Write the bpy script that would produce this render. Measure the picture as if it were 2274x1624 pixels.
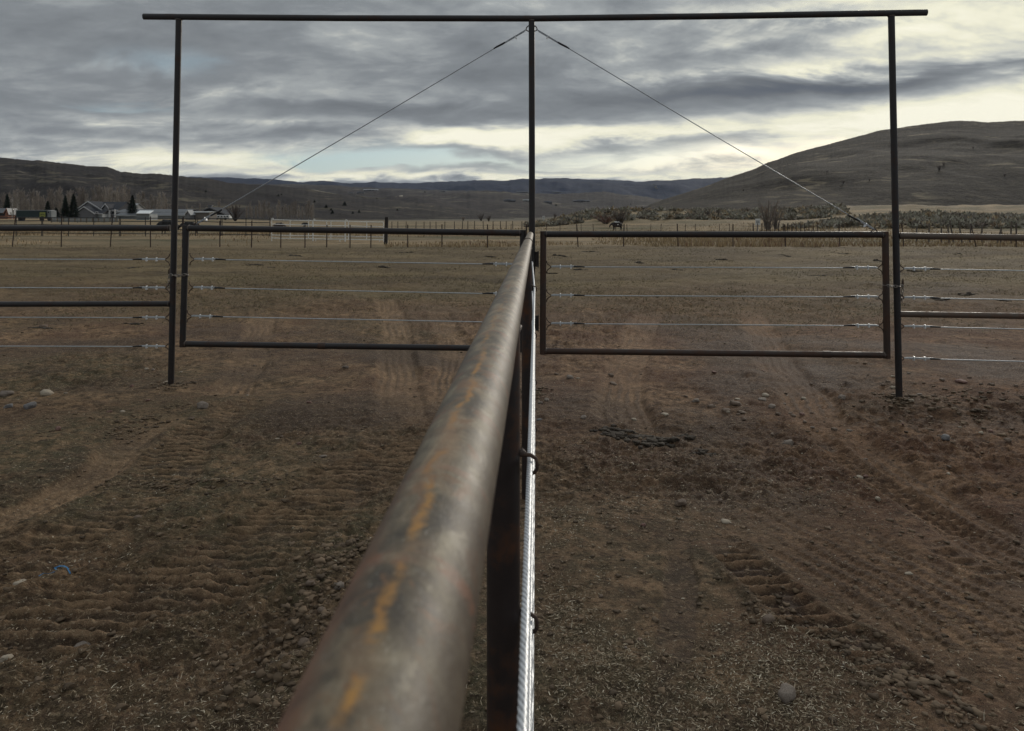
import bpy, math, random
import numpy as np
from mathutils import Vector, Matrix
from mathutils.bvhtree import BVHTree

random.seed(7)
RNG = np.random.default_rng(11)
S = bpy.context.scene
COL = S.collection
for o in list(bpy.data.objects):
    bpy.data.objects.remove(o)

# ------------------------------------------------------------------ camera
F, CX, HV, CH = 1654.0, 1136.5, 480.0, 1.70      # focal length, optical axis, horizon row, eye height
cam = bpy.data.cameras.new('camera')
camo = bpy.data.objects.new('camera', cam)
COL.objects.link(camo)
camo.location = (0, 0, CH)
camo.rotation_euler = (math.radians(90), 0, 0)
cam.sensor_width = 36.0
cam.lens = F / 2273 * 36.0
cam.shift_y = -(812 - HV) / 2273
cam.clip_start = 0.02
cam.clip_end = 30000
cam.dof.use_dof = True
cam.dof.focus_distance = 4.2
cam.dof.aperture_fstop = 12.0
S.camera = camo

# ------------------------------------------------------------------ node helpers
def N(nt, kind, loc=None, **kw):
    n = nt.nodes.new(kind)
    for k, v in kw.items():
        setattr(n, k, v)
    return n

def setin(nt, sock, v):
    if isinstance(v, bpy.types.NodeSocket):
        nt.links.new(v, sock)
    else:
        sock.default_value = v

def M(nt, op, a, b=None, c=None, clamp=False):
    n = nt.nodes.new('ShaderNodeMath')
    n.operation = op
    n.use_clamp = clamp
    setin(nt, n.inputs[0], a)
    if b is not None: setin(nt, n.inputs[1], b)
    if c is not None: setin(nt, n.inputs[2], c)
    return n.outputs[0]

def MIX(nt, fac, a, b, mode='MIX'):
    n = nt.nodes.new('ShaderNodeMix')
    n.data_type = 'RGBA'
    n.blend_type = mode
    n.clamp_factor = True
    setin(nt, n.inputs[0], fac)
    for i, v in ((6, a), (7, b)):
        if isinstance(v, (tuple, list)) and len(v) == 3: v = (*v, 1)
        setin(nt, n.inputs[i], v)
    return n.outputs[2]

def NOISE(nt, vec, scale, detail=4, rough=.55, dist=0.0):
    n = nt.nodes.new('ShaderNodeTexNoise')
    if vec is not None: nt.links.new(vec, n.inputs['Vector'])
    n.inputs['Scale'].default_value = scale
    n.inputs['Detail'].default_value = detail
    n.inputs['Roughness'].default_value = rough
    n.inputs['Distortion'].default_value = dist
    return n.outputs['Fac']

def RAMP(nt, fac, stops, interp='LINEAR'):
    n = nt.nodes.new('ShaderNodeValToRGB')
    n.color_ramp.interpolation = interp
    e = n.color_ramp.elements
    while len(e) > 1: e.remove(e[-1])
    for i, (p, c) in enumerate(stops):
        if not isinstance(c, (tuple, list)): c = (c, c, c)
        if i == 0: e[0].position = p; e[0].color = (*c, 1)
        else:
            q = e.new(p); q.color = (*c, 1)
    setin(nt, n.inputs[0], fac)
    return n.outputs[0]

def SCALEV(nt, vec, s):
    n = nt.nodes.new('ShaderNodeVectorMath'); n.operation = 'MULTIPLY'
    nt.links.new(vec, n.inputs[0]); n.inputs[1].default_value = s
    return n.outputs[0]

# ------------------------------------------------------------------ world (overcast late light, sun behind cloud to the right)
SUN_AZ, SUN_EL = math.radians(30), math.radians(19)
W = bpy.data.worlds.new('World'); S.world = W; W.use_nodes = True
nt = W.node_tree; nt.nodes.clear()
tc = N(nt, 'ShaderNodeTexCoord'); sep = N(nt, 'ShaderNodeSeparateXYZ')
nt.links.new(tc.outputs['Generated'], sep.inputs[0])
X, Y, Z = sep.outputs
zc = M(nt, 'MAXIMUM', Z, 0.0)
zd = M(nt, 'ADD', zc, 0.22)
comb = N(nt, 'ShaderNodeCombineXYZ')
nt.links.new(M(nt, 'DIVIDE', X, zd), comb.inputs[0]); nt.links.new(M(nt, 'DIVIDE', Y, zd), comb.inputs[1])
plane = comb.outputs[0]
n_big = NOISE(nt, SCALEV(nt, plane, (0.70, 0.80, 1)), 1.0, 5, .58, .5)
n_mid = NOISE(nt, SCALEV(nt, plane, (1.9, 2.4, 1)), 1.0, 6, .60, .5)
n_fine = NOISE(nt, SCALEV(nt, plane, (5.8, 8.0, 1)), 1.0, 5, .62, .3)
az = M(nt, 'ARCTAN2', X, Y)
el = M(nt, 'ARCSINE', Z)
azw = M(nt, 'ADD', az, M(nt, 'MULTIPLY', M(nt, 'SUBTRACT', n_mid, .5), .42))
elw = M(nt, 'ADD', el, M(nt, 'MULTIPLY', M(nt, 'SUBTRACT', n_mid, .5), M(nt, 'MULTIPLY', zd, .17)))
elw = M(nt, 'ADD', elw, M(nt, 'MULTIPLY', M(nt, 'SUBTRACT', n_big, .5), M(nt, 'MULTIPLY', zd, .13)))
def ae(u, v):
    a = math.atan((u - CX) / F)
    return a, math.atan((HV - v) / F * math.cos(a))
def blob(u, v, su, sv, amp, tilt=0.0):
    a, e = ae(u, v); sa, se = su / F, sv / F
    da = M(nt, 'SUBTRACT', azw, a)
    de = M(nt, 'SUBTRACT', elw, e)
    if tilt: de = M(nt, 'SUBTRACT', de, M(nt, 'MULTIPLY', da, tilt))
    q = M(nt, 'ADD', M(nt, 'POWER', M(nt, 'ABSOLUTE', M(nt, 'DIVIDE', da, sa)), 2.0), M(nt, 'POWER', M(nt, 'ABSOLUTE', M(nt, 'DIVIDE', de, se)), 2.0))
    return M(nt, 'MULTIPLY', M(nt, 'EXPONENT', M(nt, 'MULTIPLY', q, -1.0)), amp)
B = .39
for b in [
    # bright bands under the cloud deck
    (1500, 292, 560, 24, .42), (1080, 305, 230, 20, .38), (1750, 345, 420, 28, .34), (560, 350, 330, 22, .36), (1000, 392, 900, 12, .42),
    (330, 352, 330, 14, .18), (760, 318, 260, 12, .22), (2300, 330, 400, 70, .35), (120, 318, 220, 10, .12), (620, 268, 200, 10, .12),
    # bright break at upper right
    (2080, 45, 380, 60, .36), (2180, 236, 280, 30, .36), (1830, 150, 260, 18, .34), (2500, 120, 330, 120, .25), (1560, 40, 240, 50, .12), (1750, 20, 260, 20, .16),
    (1290, 110, 260, 40, .07), (560, 212, 120, 22, .14, .35), (330, 150, 90, 30, .05), (300, 262, 260, 8, .09), (860, 60, 300, 30, .04),
    # darker rolls
    (1060, 258, 330, 22, -.15, -.03), (1420, 218, 330, 20, -.16, .02), (780, 232, 190, 16, -.15), (2130, 172, 260, 8, -.26, .08), (1760, 214, 300, 14, -.30),
    (1700, 105, 260, 14, -.10, .1), (2080, 120, 200, 8, -.12), (200, 240, 330, 20, -.07), (1180, 175, 300, 14, -.08), (650, 130, 250, 30, -.06), (60, 60, 300, 60, -.05),
    (1900, 60, 200, 8, -.15), (1450, 330, 300, 7, -.05), (620, 308, 220, 8, -.14),
]:
    B = M(nt, 'ADD', B, blob(*b))
amp = M(nt, 'ADD', .30, M(nt, 'MULTIPLY', B, .75))
B = M(nt, 'ADD', B, M(nt, 'MULTIPLY', M(nt, 'SUBTRACT', n_big, .5), .34))
B = M(nt, 'ADD', B, M(nt, 'MULTIPLY', M(nt, 'SUBTRACT', n_mid, .5), amp))
B = M(nt, 'ADD', B, M(nt, 'MULTIPLY', M(nt, 'SUBTRACT', n_fine, .5), M(nt, 'ADD', .22, M(nt, 'MULTIPLY', B, .40))))
cloud = RAMP(nt, B, [(0, (.11, .125, .15)), (.18, (.160, .175, .190)), (.36, (.232, .252, .268)), (.5, (.355, .378, .385)), (.63, (.60, .61, .56)),
                     (.78, (.88, .86, .68)), (.95, (1.0, .97, .80))])
# an overcast sky is brightest overhead
cloud = MIX(nt, 1.0, cloud, RAMP(nt, Z, [(.27, (1/2.0,)*3), (.62, (1, 1, 1))]), 'MULTIPLY')
k10 = N(nt, 'ShaderNodeVectorMath'); k10.operation = 'SCALE'
nt.links.new(cloud, k10.inputs[0]); k10.inputs[3].default_value = 20.0
sky = N(nt, 'ShaderNodeTexSky'); sky.sky_type = 'NISHITA'; sky.sun_disc = False
sky.sun_elevation = SUN_EL; sky.sun_rotation = SUN_AZ
blue = None
for b in [(1540, 352, 200, 20, 1.3), (830, 352, 170, 17, 1.4), (330, 148, 70, 20, .38), (335, 242, 60, 7, .3), (1050, 366, 260, 10, .8), (1850, 318, 90, 14, .4)]:
    q = blob(*b); blue = q if blue is None else M(nt, 'ADD', blue, q)
blue = M(nt, 'MULTIPLY', blue, M(nt, 'ADD', .35, M(nt, 'MULTIPLY', n_mid, 1.1)), clamp=True)
hole = MIX(nt, .45, (3.6, 5.4, 6.4), sky.outputs[0])
fin = MIX(nt, blue, k10.outputs[0], hole)
bg = N(nt, 'ShaderNodeBackground'); bg.inputs[1].default_value = 0.10
nt.links.new(fin, bg.inputs[0])
wo = N(nt, 'ShaderNodeOutputWorld'); nt.links.new(bg.outputs[0], wo.inputs[0])

sun = bpy.data.lights.new('sun', 'SUN'); sun.energy = 1.5; sun.angle = math.radians(10); sun.color = (1, .93, .82)
suno = bpy.data.objects.new('sun', sun); COL.objects.link(suno)
sd = Vector((math.sin(SUN_AZ) * math.cos(SUN_EL), math.cos(SUN_AZ) * math.cos(SUN_EL), math.sin(SUN_EL)))
suno.rotation_euler = sd.to_track_quat('Z', 'Y').to_euler()
suno.location = (20, 30, 20)
S.view_settings.view_transform = 'Standard'
S.view_settings.look = 'None'
S.view_settings.gamma = 1
S.view_settings.exposure = 0.0

# ------------------------------------------------------------------ object helpers
def tag(o, label=None, cat=None, group=None, kind=None):
    if label: o['label'] = label
    if cat: o['category'] = cat
    if group: o['group'] = group
    if kind: o['kind'] = kind
    return o

def empty(name, loc=(0, 0, 0), rz=0, label=None, cat=None, group=None):
    o = bpy.data.objects.new(name, None); COL.objects.link(o)
    o.empty_display_size = .2
    o.location = loc; o.rotation_euler = (0, 0, rz)
    return tag(o, label, cat, group)

def np_mesh(name, V, Fq, mat=None, smooth=True, cols=None, cname='tint'):
    """V (n,3); Fq (m,3|4) int array"""
    me = bpy.data.meshes.new(name)
    V = np.ascontiguousarray(V, dtype=np.float32); Fq = np.ascontiguousarray(Fq, dtype=np.int32)
    k = Fq.shape[1]
    me.vertices.add(len(V)); me.vertices.foreach_set('co', V.ravel())
    me.loops.add(Fq.size); me.loops.foreach_set('vertex_index', Fq.ravel())
    me.polygons.add(len(Fq)); me.polygons.foreach_set('loop_start', np.arange(0, Fq.size, k, dtype=np.int32))
    if smooth: me.polygons.foreach_set('use_smooth', np.ones(len(Fq), dtype=bool))
    me.update(calc_edges=True)
    if cols is not None:
        a = me.attributes.new(cname, 'FLOAT_COLOR', 'POINT')
        c = np.ones((len(V), 4), dtype=np.float32); c[:, :cols.shape[1]] = cols
        a.data.foreach_set('color', c.ravel())
    if mat: me.materials.append(mat)
    return me

def link(name, me, parent=None, loc=None):
    o = bpy.data.objects.new(name, me); COL.objects.link(o)
    if parent is not None: o.parent = parent
    if loc is not None: o.location = loc
    return o

class MB:
    """mesh builder: world coordinates, shifted to the origin of its thing on build"""
    def __init__(s): s.v = []; s.f = []; s.sm = []
    def add(s, vs, fs, smooth=False):
        n = len(s.v); s.v += [tuple(v) for v in vs]
        for f in fs: s.f.append(tuple(i + n for i in f)); s.sm.append(smooth)
        return s
    def box(s, x0, x1, y0, y1, z0, z1):
        v = [(x0,y0,z0),(x1,y0,z0),(x1,y1,z0),(x0,y1,z0),(x0,y0,z1),(x1,y0,z1),(x1,y1,z1),(x0,y1,z1)]
        return s.add(v, [(0,3,2,1),(4,5,6,7),(0,1,5,4),(1,2,6,5),(2,3,7,6),(3,0,4,7)])
    def obox(s, c, ax, ay, az_, hx, hy, hz):
        c, ax, ay, az_ = map(Vector, (c, ax, ay, az_))
        v = [c + ax * (sx * hx) + ay * (sy * hy) + az_ * (sz * hz) for sz in (-1, 1) for sx, sy in ((-1,-1),(1,-1),(1,1),(-1,1))]
        return s.add(v, [(0,3,2,1),(4,5,6,7),(0,1,5,4),(1,2,6,5),(2,3,7,6),(3,0,4,7)])
    def tube(s, pts, r, seg=10, closed=False, cap=True, wall=0.0):
        pts = [Vector(p) for p in pts]; n = len(pts)
        rs = r if isinstance(r, (list, tuple)) else [r] * n
        def tan(i):
            if closed: return (pts[(i + 1) % n] - pts[i - 1]).normalized()
            return (pts[min(i + 1, n - 1)] - pts[max(i - 1, 0)]).normalized()
        t = tan(0); a = Vector((0, 0, 1)) if abs(t.z) < .9 else Vector((1, 0, 0))
        u = t.cross(a).normalized(); vs = []
        for i in range(n):
            t = tan(i); u = (u - t * u.dot(t)).normalized(); w = t.cross(u)
            for k in range(seg):
                an = 2 * math.pi * k / seg
                vs.append(pts[i] + (u * math.cos(an) + w * math.sin(an)) * rs[i])
        fs = []
        m = n if closed else n - 1
        for i in range(m):
            j = (i + 1) % n
            for k in range(seg):
                l = (k + 1) % seg
                fs.append((i*seg+k, i*seg+l, j*seg+l, j*seg+k))
        s.add(vs, fs, True)
        if cap and not closed:
            s.add([vs[k] for k in range(seg)][::-1], [tuple(range(seg))])
            s.add([vs[(n-1)*seg+k] for k in range(seg)], [tuple(range(seg))])
        return s
    def torus(s, c, nrm, R, r, seg=16, rs=6, sx=1.0, up=None):
        nrm = Vector(nrm).normalized(); a = Vector(up) if up else (Vector((0,0,1)) if abs(nrm.z) < .9 else Vector((1,0,0)))
        u = a.cross(nrm).normalized(); w = nrm.cross(u)
        pts = [Vector(c) + u * math.cos(2*math.pi*i/seg) * R * sx + w * math.sin(2*math.pi*i/seg) * R for i in range(seg)]
        return s.tube(pts, r, rs, closed=True)
    def build(s, name, mat, parent=None, label=None, bevel=0):
        off = Vector((0, 0, 0)); p = parent
        while p is not None:
            off += p.location; p = p.parent
        me = bpy.data.meshes.new(name)
        me.from_pydata([tuple(Vector(v) - off) for v in s.v], [], s.f)
        for p_, q in zip(me.polygons, s.sm): p_.use_smooth = q
        me.materials.append(mat); me.update()
        o = link(name, me, parent)
        if label: o['label'] = label
        if bevel:
            b = o.modifiers.new('bevel', 'BEVEL'); b.width = bevel; b.segments = 2; b.limit_method = 'ANGLE'
        return o

def P(u, v, y): return Vector(((u - CX) / F * y, y, CH - (v - HV) / F * y))
def XY(u, v, h=0.0):
    y = (CH - h) * F / (v - HV); return ((u - CX) / F * y, y)
GA, GB = 7.107, .0526
def G(u, v, dy=0.0):
    k = (u - CX) / F; return P(u, v, GA / (1 + GB * k) + dy)
GT = Vector((1, -GB, 0)).normalized()       # direction along the gate line
GN = Vector((-GB, -1, 0)).normalized()      # toward the camera

# ------------------------------------------------------------------ materials
def mat_new(name):
    m = bpy.data.materials.new(name); m.use_nodes = True
    nt = m.node_tree; nt.nodes.clear()
    out = N(nt, 'ShaderNodeOutputMaterial'); b = N(nt, 'ShaderNodeBsdfPrincipled')
    nt.links.new(b.outputs[0], out.inputs[0])
    return m, nt, b

def bump(nt, b, h, strength=.5, dist=.01):
    n = N(nt, 'ShaderNodeBump'); n.inputs['Strength'].default_value = strength; n.inputs['Distance'].default_value = dist
    nt.links.new(h, n.inputs['Height']); nt.links.new(n.outputs[0], b.inputs['Normal'])

def simple(name, c1, c2=None, scale=3.0, rough=.8, metal=0.0, bs=0.0, bd=.01, bscale=None, detail=5, spec=.4, coord='Object', stretch=(1,1,1)):
    m, nt, b = mat_new(name)
    t = N(nt, 'ShaderNodeTexCoord').outputs[coord]
    t = SCALEV(nt, t, stretch)
    c2 = c2 or tuple(x * .7 for x in c1)
    f = NOISE(nt, t, scale, detail, .6)
    col = MIX(nt, RAMP(nt, f, [(.32, 0), (.68, 1)]), c1, c2)
    nt.links.new(col, b.inputs['Base Color'])
    b.inputs['Roughness'].default_value = rough; b.inputs['Metallic'].default_value = metal
    b.inputs['Specular IOR Level'].default_value = spec
    if bs: bump(nt, b, NOISE(nt, t, bscale or scale * 4, 5, .6), bs, bd)
    return m

def tinted(name, rough=.85, trans=0.0):
    m, nt, b = mat_new(name)
    a = N(nt, 'ShaderNodeAttribute'); a.attribute_name = 'tint'
    nt.links.new(a.outputs['Color'], b.inputs['Base Color'])
    b.inputs['Roughness'].default_value = rough; b.inputs['Specular IOR Level'].default_value = .2
    return m

# bare welded pipe, dark mill scale with rust blooms
def pipe_mat(name, dark, rust, amt, rough=.55):
    m, nt, b = mat_new(name)
    t = N(nt, 'ShaderNodeTexCoord').outputs['Object']
    f = NOISE(nt, t, 5.0, 6, .62); g = NOISE(nt, t, 38.0, 4, .6)
    c = MIX(nt, g, dark, tuple(min(1, x * 1.9) for x in dark))
    msk = RAMP(nt, M(nt, 'ADD', M(nt, 'MULTIPLY', f, .75), M(nt, 'MULTIPLY', g, .25)), [(.62 - amt, 0), (.76 - amt, 1)])
    c = MIX(nt, msk, c, rust)
    nt.links.new(c, b.inputs['Base Color'])
    b.inputs['Metallic'].default_value = .1; b.inputs['Specular IOR Level'].default_value = .3
    nt.links.new(M(nt, 'ADD', M(nt, 'MULTIPLY', msk, .3), rough - .1), b.inputs['Roughness'])
    bump(nt, b, g, .25, .002)
    return m
m_pipe = pipe_mat('dark_pipe_steel', (.018, .016, .016), (.042, .023, .016), .10)
m_pipe_rusty = pipe_mat('rusty_pipe_steel', (.030, .021, .017), (.062, .034, .023), .18)
m_pipe_tan = pipe_mat('tan_brown_pipe', (.060, .046, .036), (.105, .062, .040), .16)
m_post_near = pipe_mat('near_post_steel', (.020, .015, .014), (.085, .034, .014), .10)
m_pipe_far = pipe_mat('painted_panel_pipe', (.018, .017, .018), (.045, .025, .018), .02)

def rail_mat():
    m, nt, b = mat_new('weathered_grey_pipe')
    tc = N(nt, 'ShaderNodeTexCoord'); t = tc.outputs['Object']
    sp = N(nt, 'ShaderNodeSeparateXYZ'); nt.links.new(t, sp.inputs[0])
    x, y, z = sp.outputs
    ang = M(nt, 'ARCTAN2', x, z)                         # 0 along the crown of the pipe
    st = SCALEV(nt, t, (1, .45, 1))
    big = NOISE(nt, st, 22, 5, .6, .8); mid = NOISE(nt, SCALEV(nt, t, (1, .8, 1)), 60, 5, .65, .5); fine = NOISE(nt, t, 260, 3, .6)
    c = RAMP(nt, M(nt, 'ADD', M(nt, 'MULTIPLY', big, .6), M(nt, 'MULTIPLY', mid, .4)),
             [(.38, (.036, .028, .019)), (.46, (.080, .065, .045)), (.53, (.145, .128, .094)), (.62, (.25, .23, .18))])
    c = MIX(nt, M(nt, 'MULTIPLY', RAMP(nt, mid, [(.6, 0), (.72, 1)]), .5), c, (.24, .22, .185))
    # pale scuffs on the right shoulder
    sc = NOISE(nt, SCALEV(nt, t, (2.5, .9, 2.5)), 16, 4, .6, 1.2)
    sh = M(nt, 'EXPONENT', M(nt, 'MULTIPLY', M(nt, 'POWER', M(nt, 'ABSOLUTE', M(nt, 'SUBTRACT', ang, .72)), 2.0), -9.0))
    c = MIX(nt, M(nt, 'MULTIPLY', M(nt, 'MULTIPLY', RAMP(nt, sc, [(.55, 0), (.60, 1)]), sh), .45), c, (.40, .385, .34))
    c = MIX(nt, 1.0, c, (1.0, .91, .76), 'MULTIPLY')
    scr = NOISE(nt, SCALEV(nt, t, (6, 1.2, 6)), 90, 4, .7, 2.0)
    c = MIX(nt, M(nt, 'MULTIPLY', RAMP(nt, scr, [(.60, 0), (.66, 1)]), .55), c, (.40, .37, .31))
    c = MIX(nt, M(nt, 'MULTIPLY', RAMP(nt, scr, [(.34, 1), (.40, 0)]), .6), c, (.035, .027, .020))
    rb = NOISE(nt, SCALEV(nt, t, (1, .7, 1)), 42, 6, .72, .8)
    c = MIX(nt, M(nt, 'MULTIPLY', RAMP(nt, rb, [(.53, 0), (.59, 1)]), .75), c, (.15, .075, .032))
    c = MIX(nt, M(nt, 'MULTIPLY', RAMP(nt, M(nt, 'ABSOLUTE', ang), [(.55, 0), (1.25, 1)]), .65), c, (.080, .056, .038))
    # orange drip line along the crown
    wob = M(nt, 'ADD', M(nt, 'MULTIPLY', M(nt, 'SUBTRACT', NOISE(nt, t, 11, 3, .5), .5), .9), M(nt, 'MULTIPLY', M(nt, 'SUBTRACT', NOISE(nt, t, 90, 4, .7), .5), .35))
    d = M(nt, 'ABSOLUTE', M(nt, 'ADD', M(nt, 'ADD', ang, wob), .04))
    line = RAMP(nt, d, [(.01, 1), (.13, 0)])
    pat = NOISE(nt, SCALEV(nt, t, (.2, 1, .2)), 17, 4, .65)
    near = RAMP(nt, M(nt, 'DIVIDE', y, 7.0), [(.0, 1), (.10, .95), (.17, .35), (.3, 0)])
    orange = M(nt, 'MULTIPLY', M(nt, 'MULTIPLY', M(nt, 'MULTIPLY', line, RAMP(nt, mid, [(.36, .35), (.52, 1)])), RAMP(nt, M(nt, 'ADD', M(nt, 'MULTIPLY', pat, .7), M(nt, 'MULTIPLY', rb, .3)), [(.45, 0), (.53, 1)])), near)
    oc = MIX(nt, NOISE(nt, t, 45, 3, .6), (.50, .26, .040), (.26, .10, .022))
    c = MIX(nt, M(nt, 'MULTIPLY', orange, .92), c, oc)
    halo = M(nt, 'MULTIPLY', M(nt, 'MULTIPLY', RAMP(nt, d, [(.05, 1), (.55, 0)]), RAMP(nt, big, [(.45, 0), (.62, 1)])), near)
    c = MIX(nt, M(nt, 'MULTIPLY', halo, .55), c, (.26, .13, .055))
    # reddish rings where water ran round the pipe
    wv = N(nt, 'ShaderNodeTexWave'); wv.wave_type = 'BANDS'; wv.bands_direction = 'Y'
    nt.links.new(t, wv.inputs[0]); wv.inputs['Scale'].default_value = 2.4; wv.inputs['Distortion'].default_value = 3.5; wv.inputs['Detail'].default_value = 2; wv.inputs['Detail Scale'].default_value = 1.3
    ring = M(nt, 'MULTIPLY', RAMP(nt, wv.outputs['Fac'], [(.965, 0), (1.0, 1)]), RAMP(nt, rb, [(.44, 0), (.56, 1)]))
    c = MIX(nt, M(nt, 'MULTIPLY', ring, .7), c, (.20, .085, .045))
    # rust on the left flank close to the camera
    lf = M(nt, 'MULTIPLY', RAMP(nt, ang, [(-1.0, 1), (-.55, 0)]) if False else RAMP(nt, M(nt, 'ADD', M(nt, 'MULTIPLY', ang, -1.0), M(nt, 'SUBTRACT', mid, .5)), [(.35, 0), (.9, 1)]), RAMP(nt, y, [(.24, 1), (.50, 0)]))
    c = MIX(nt, M(nt, 'MULTIPLY', lf, .7), c, (.20, .085, .045))
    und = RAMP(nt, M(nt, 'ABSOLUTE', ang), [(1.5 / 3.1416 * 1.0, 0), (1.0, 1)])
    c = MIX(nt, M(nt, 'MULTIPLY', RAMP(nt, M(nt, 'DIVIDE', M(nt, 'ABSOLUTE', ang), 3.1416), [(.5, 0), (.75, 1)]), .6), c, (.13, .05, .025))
    nt.links.new(c, b.inputs['Base Color'])
    b.inputs['Metallic'].default_value = .08
    nt.links.new(M(nt, 'ADD', .44, M(nt, 'MULTIPLY', mid, .3)), b.inputs['Roughness'])
    bump(nt, b, M(nt, 'ADD', fine, M(nt, 'MULTIPLY', mid, 1.5)), .22, .0012)
    return m
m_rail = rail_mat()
m_cable = simple('galvanised_wire_rope', (.50, .52, .53), (.34, .36, .37), 60, .42, .35, spec=.5)
m_cable_dull = simple('dull_wire_rope', (.42, .44, .46), (.30, .31, .33), 40, .45, .6)
m_clamp = simple('bright_zinc_clamp', (.85, .86, .86), (.6, .6, .6), 60, .3, .6)
m_tape = simple('black_heat_shrink', (.012, .012, .013), (.02, .02, .02), 30, .5)
m_hook = simple('rusty_bent_rod', (.10, .062, .042), (.045, .03, .024), 60, .7, .3, .3, .001)
m_weld = simple('weld_bead', (.16, .13, .11), (.06, .045, .04), 90, .55, .5, .5, .002)
m_chain = simple('chain_steel', (.34, .32, .29), (.16, .13, .11), 50, .4, .7)
m_hinge = simple('black_hinge', (.010, .009, .009), (.03, .02, .016), 30, .6)
m_wire = simple('thin_fence_wire', (.10, .09, .085), (.06, .05, .045), 10, .6, .4)
m_tpost = simple('steel_t_post', (.035, .026, .024), (.06, .032, .024), 12, .8)
m_wood = simple('weathered_wood', (.15, .125, .10), (.07, .055, .045), 8, .9, 0, .5, .01, stretch=(6, 6, 1))
m_tie = simple('dark_railway_sleeper', (.038, .032, .028), (.02, .017, .015), 8, .9, 0, .6, .01, stretch=(5, 5, 1))
m_white_pipe = simple('galvanised_panel_pipe', (.78, .77, .73), (.62, .61, .58), 6, .5, 0)
m_siding = simple('grey_siding', (.175, .175, .18), (.15, .15, .155), 1, .8)
m_trim = simple('white_trim', (.62, .62, .62), (.5, .5, .5), 3, .6)
m_roof = simple('dark_shingles', (.032, .034, .042), (.022, .023, .028), 4, .85)
m_metalroof = simple('grey_metal_roof', (.10, .105, .115), (.07, .075, .08), 1.5, .5, .2)
m_paleroof = simple('frosted_metal_roof', (.36, .37, .37), (.22, .22, .22), .6, .7)
m_whiteroof = simple('white_metal_roof', (.72, .74, .74), (.62, .64, .64), 1, .5)
m_shedwall = simple('pale_shed_wall', (.20, .22, .225), (.16, .175, .18), .5, .8)
m_shedside = simple('pale_shed_side', (.34, .36, .36), (.28, .29, .29), .5, .8)
m_tan = simple('tan_siding', (.17, .15, .13), (.13, .115, .10), .8, .85)
m_orange = simple('salmon_siding', (.26, .12, .08), (.20, .09, .06), .8, .85)
m_green = simple('dark_green_tarp', (.014, .032, .032), (.010, .022, .024), .5, .6)
m_yellow = simple('yellow_sign_board', (.26, .28, .07), (.20, .22, .05), 1, .7)
m_dark = simple('dark_opening', (.010, .010, .012), (.015, .015, .017), 1, .6)
m_glass = simple('window_glass', (.02, .022, .026), (.03, .03, .035), 1, .12)
m_white = simple('white_paint', (.62, .62, .60), (.5, .5, .49), 2, .6)
m_bark = simple('pale_bark', (.19, .17, .15), (.12, .105, .09), 3, .9, stretch=(1, 1, .3))
m_whitebark = simple('white_birch_bark', (.52, .50, .46), (.30, .28, .26), 3, .9)
m_darkbark = simple('dark_bark', (.055, .045, .04), (.035, .03, .026), 3, .9)
m_tint = tinted('dry_foliage')
m_lay = tinted('laid_wire_rope', .42); m_lay.node_tree.nodes['Principled BSDF'].inputs['Metallic'].default_value = .3
m_blue = simple('blue_plastic', (.03, .17, .33), (.02, .10, .22), 20, .4)
m_dung = simple('dark_dung', (.032, .024, .017), (.06, .045, .03), 25, .95, 0, .8, .01)
def stone_mat(name, a, b_):
    return simple(name, a, b_, 9, .85, 0, .5, .006, 40)
m_stone = [stone_mat('grey_stone', (.225, .185, .150), (.13, .10, .078)), stone_mat('brown_stone', (.165, .118, .084), (.10, .070, .050)),
           stone_mat('pale_stone', (.40, .34, .26), (.25, .20, .145)), stone_mat('red_stone', (.20, .11, .085), (.13, .075, .06)), stone_mat('bluish_stone', (.18, .17, .165), (.12, .112, .108))]

# ------------------------------------------------------------------ numpy noise and terrain height
_perm = np.random.default_rng(3).random((512, 512)).astype(np.float32)
def vnoise(x, y, seed=0):
    x = x + seed * 17.31; y = y + seed * 9.77
    xi = np.floor(x).astype(np.int64); yi = np.floor(y).astype(np.int64)
    fx = x - xi; fy = y - yi
    fx = fx*fx*fx*(fx*(fx*6-15)+10); fy = fy*fy*fy*(fy*(fy*6-15)+10)
    g = lambda a, b: _perm[a & 511, b & 511]
    a = g(xi, yi); b = g(xi+1, yi); c = g(xi, yi+1); d = g(xi+1, yi+1)
    return (a*(1-fx)+b*fx)*(1-fy)+(c*(1-fx)+d*fx)*fy - .5
def fbm(x, y, sc, octv=4, seed=0, gain=.5):
    r = 0; a = 1
    for i in range(octv):
        r = r + a * vnoise(x*sc, y*sc, seed + i*3); sc *= 2.03; a *= gain
    return r
def sstep(x, a, b):
    t = np.clip((x - a) / (b - a), 0, 1); return t*t*(3-2*t)

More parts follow.
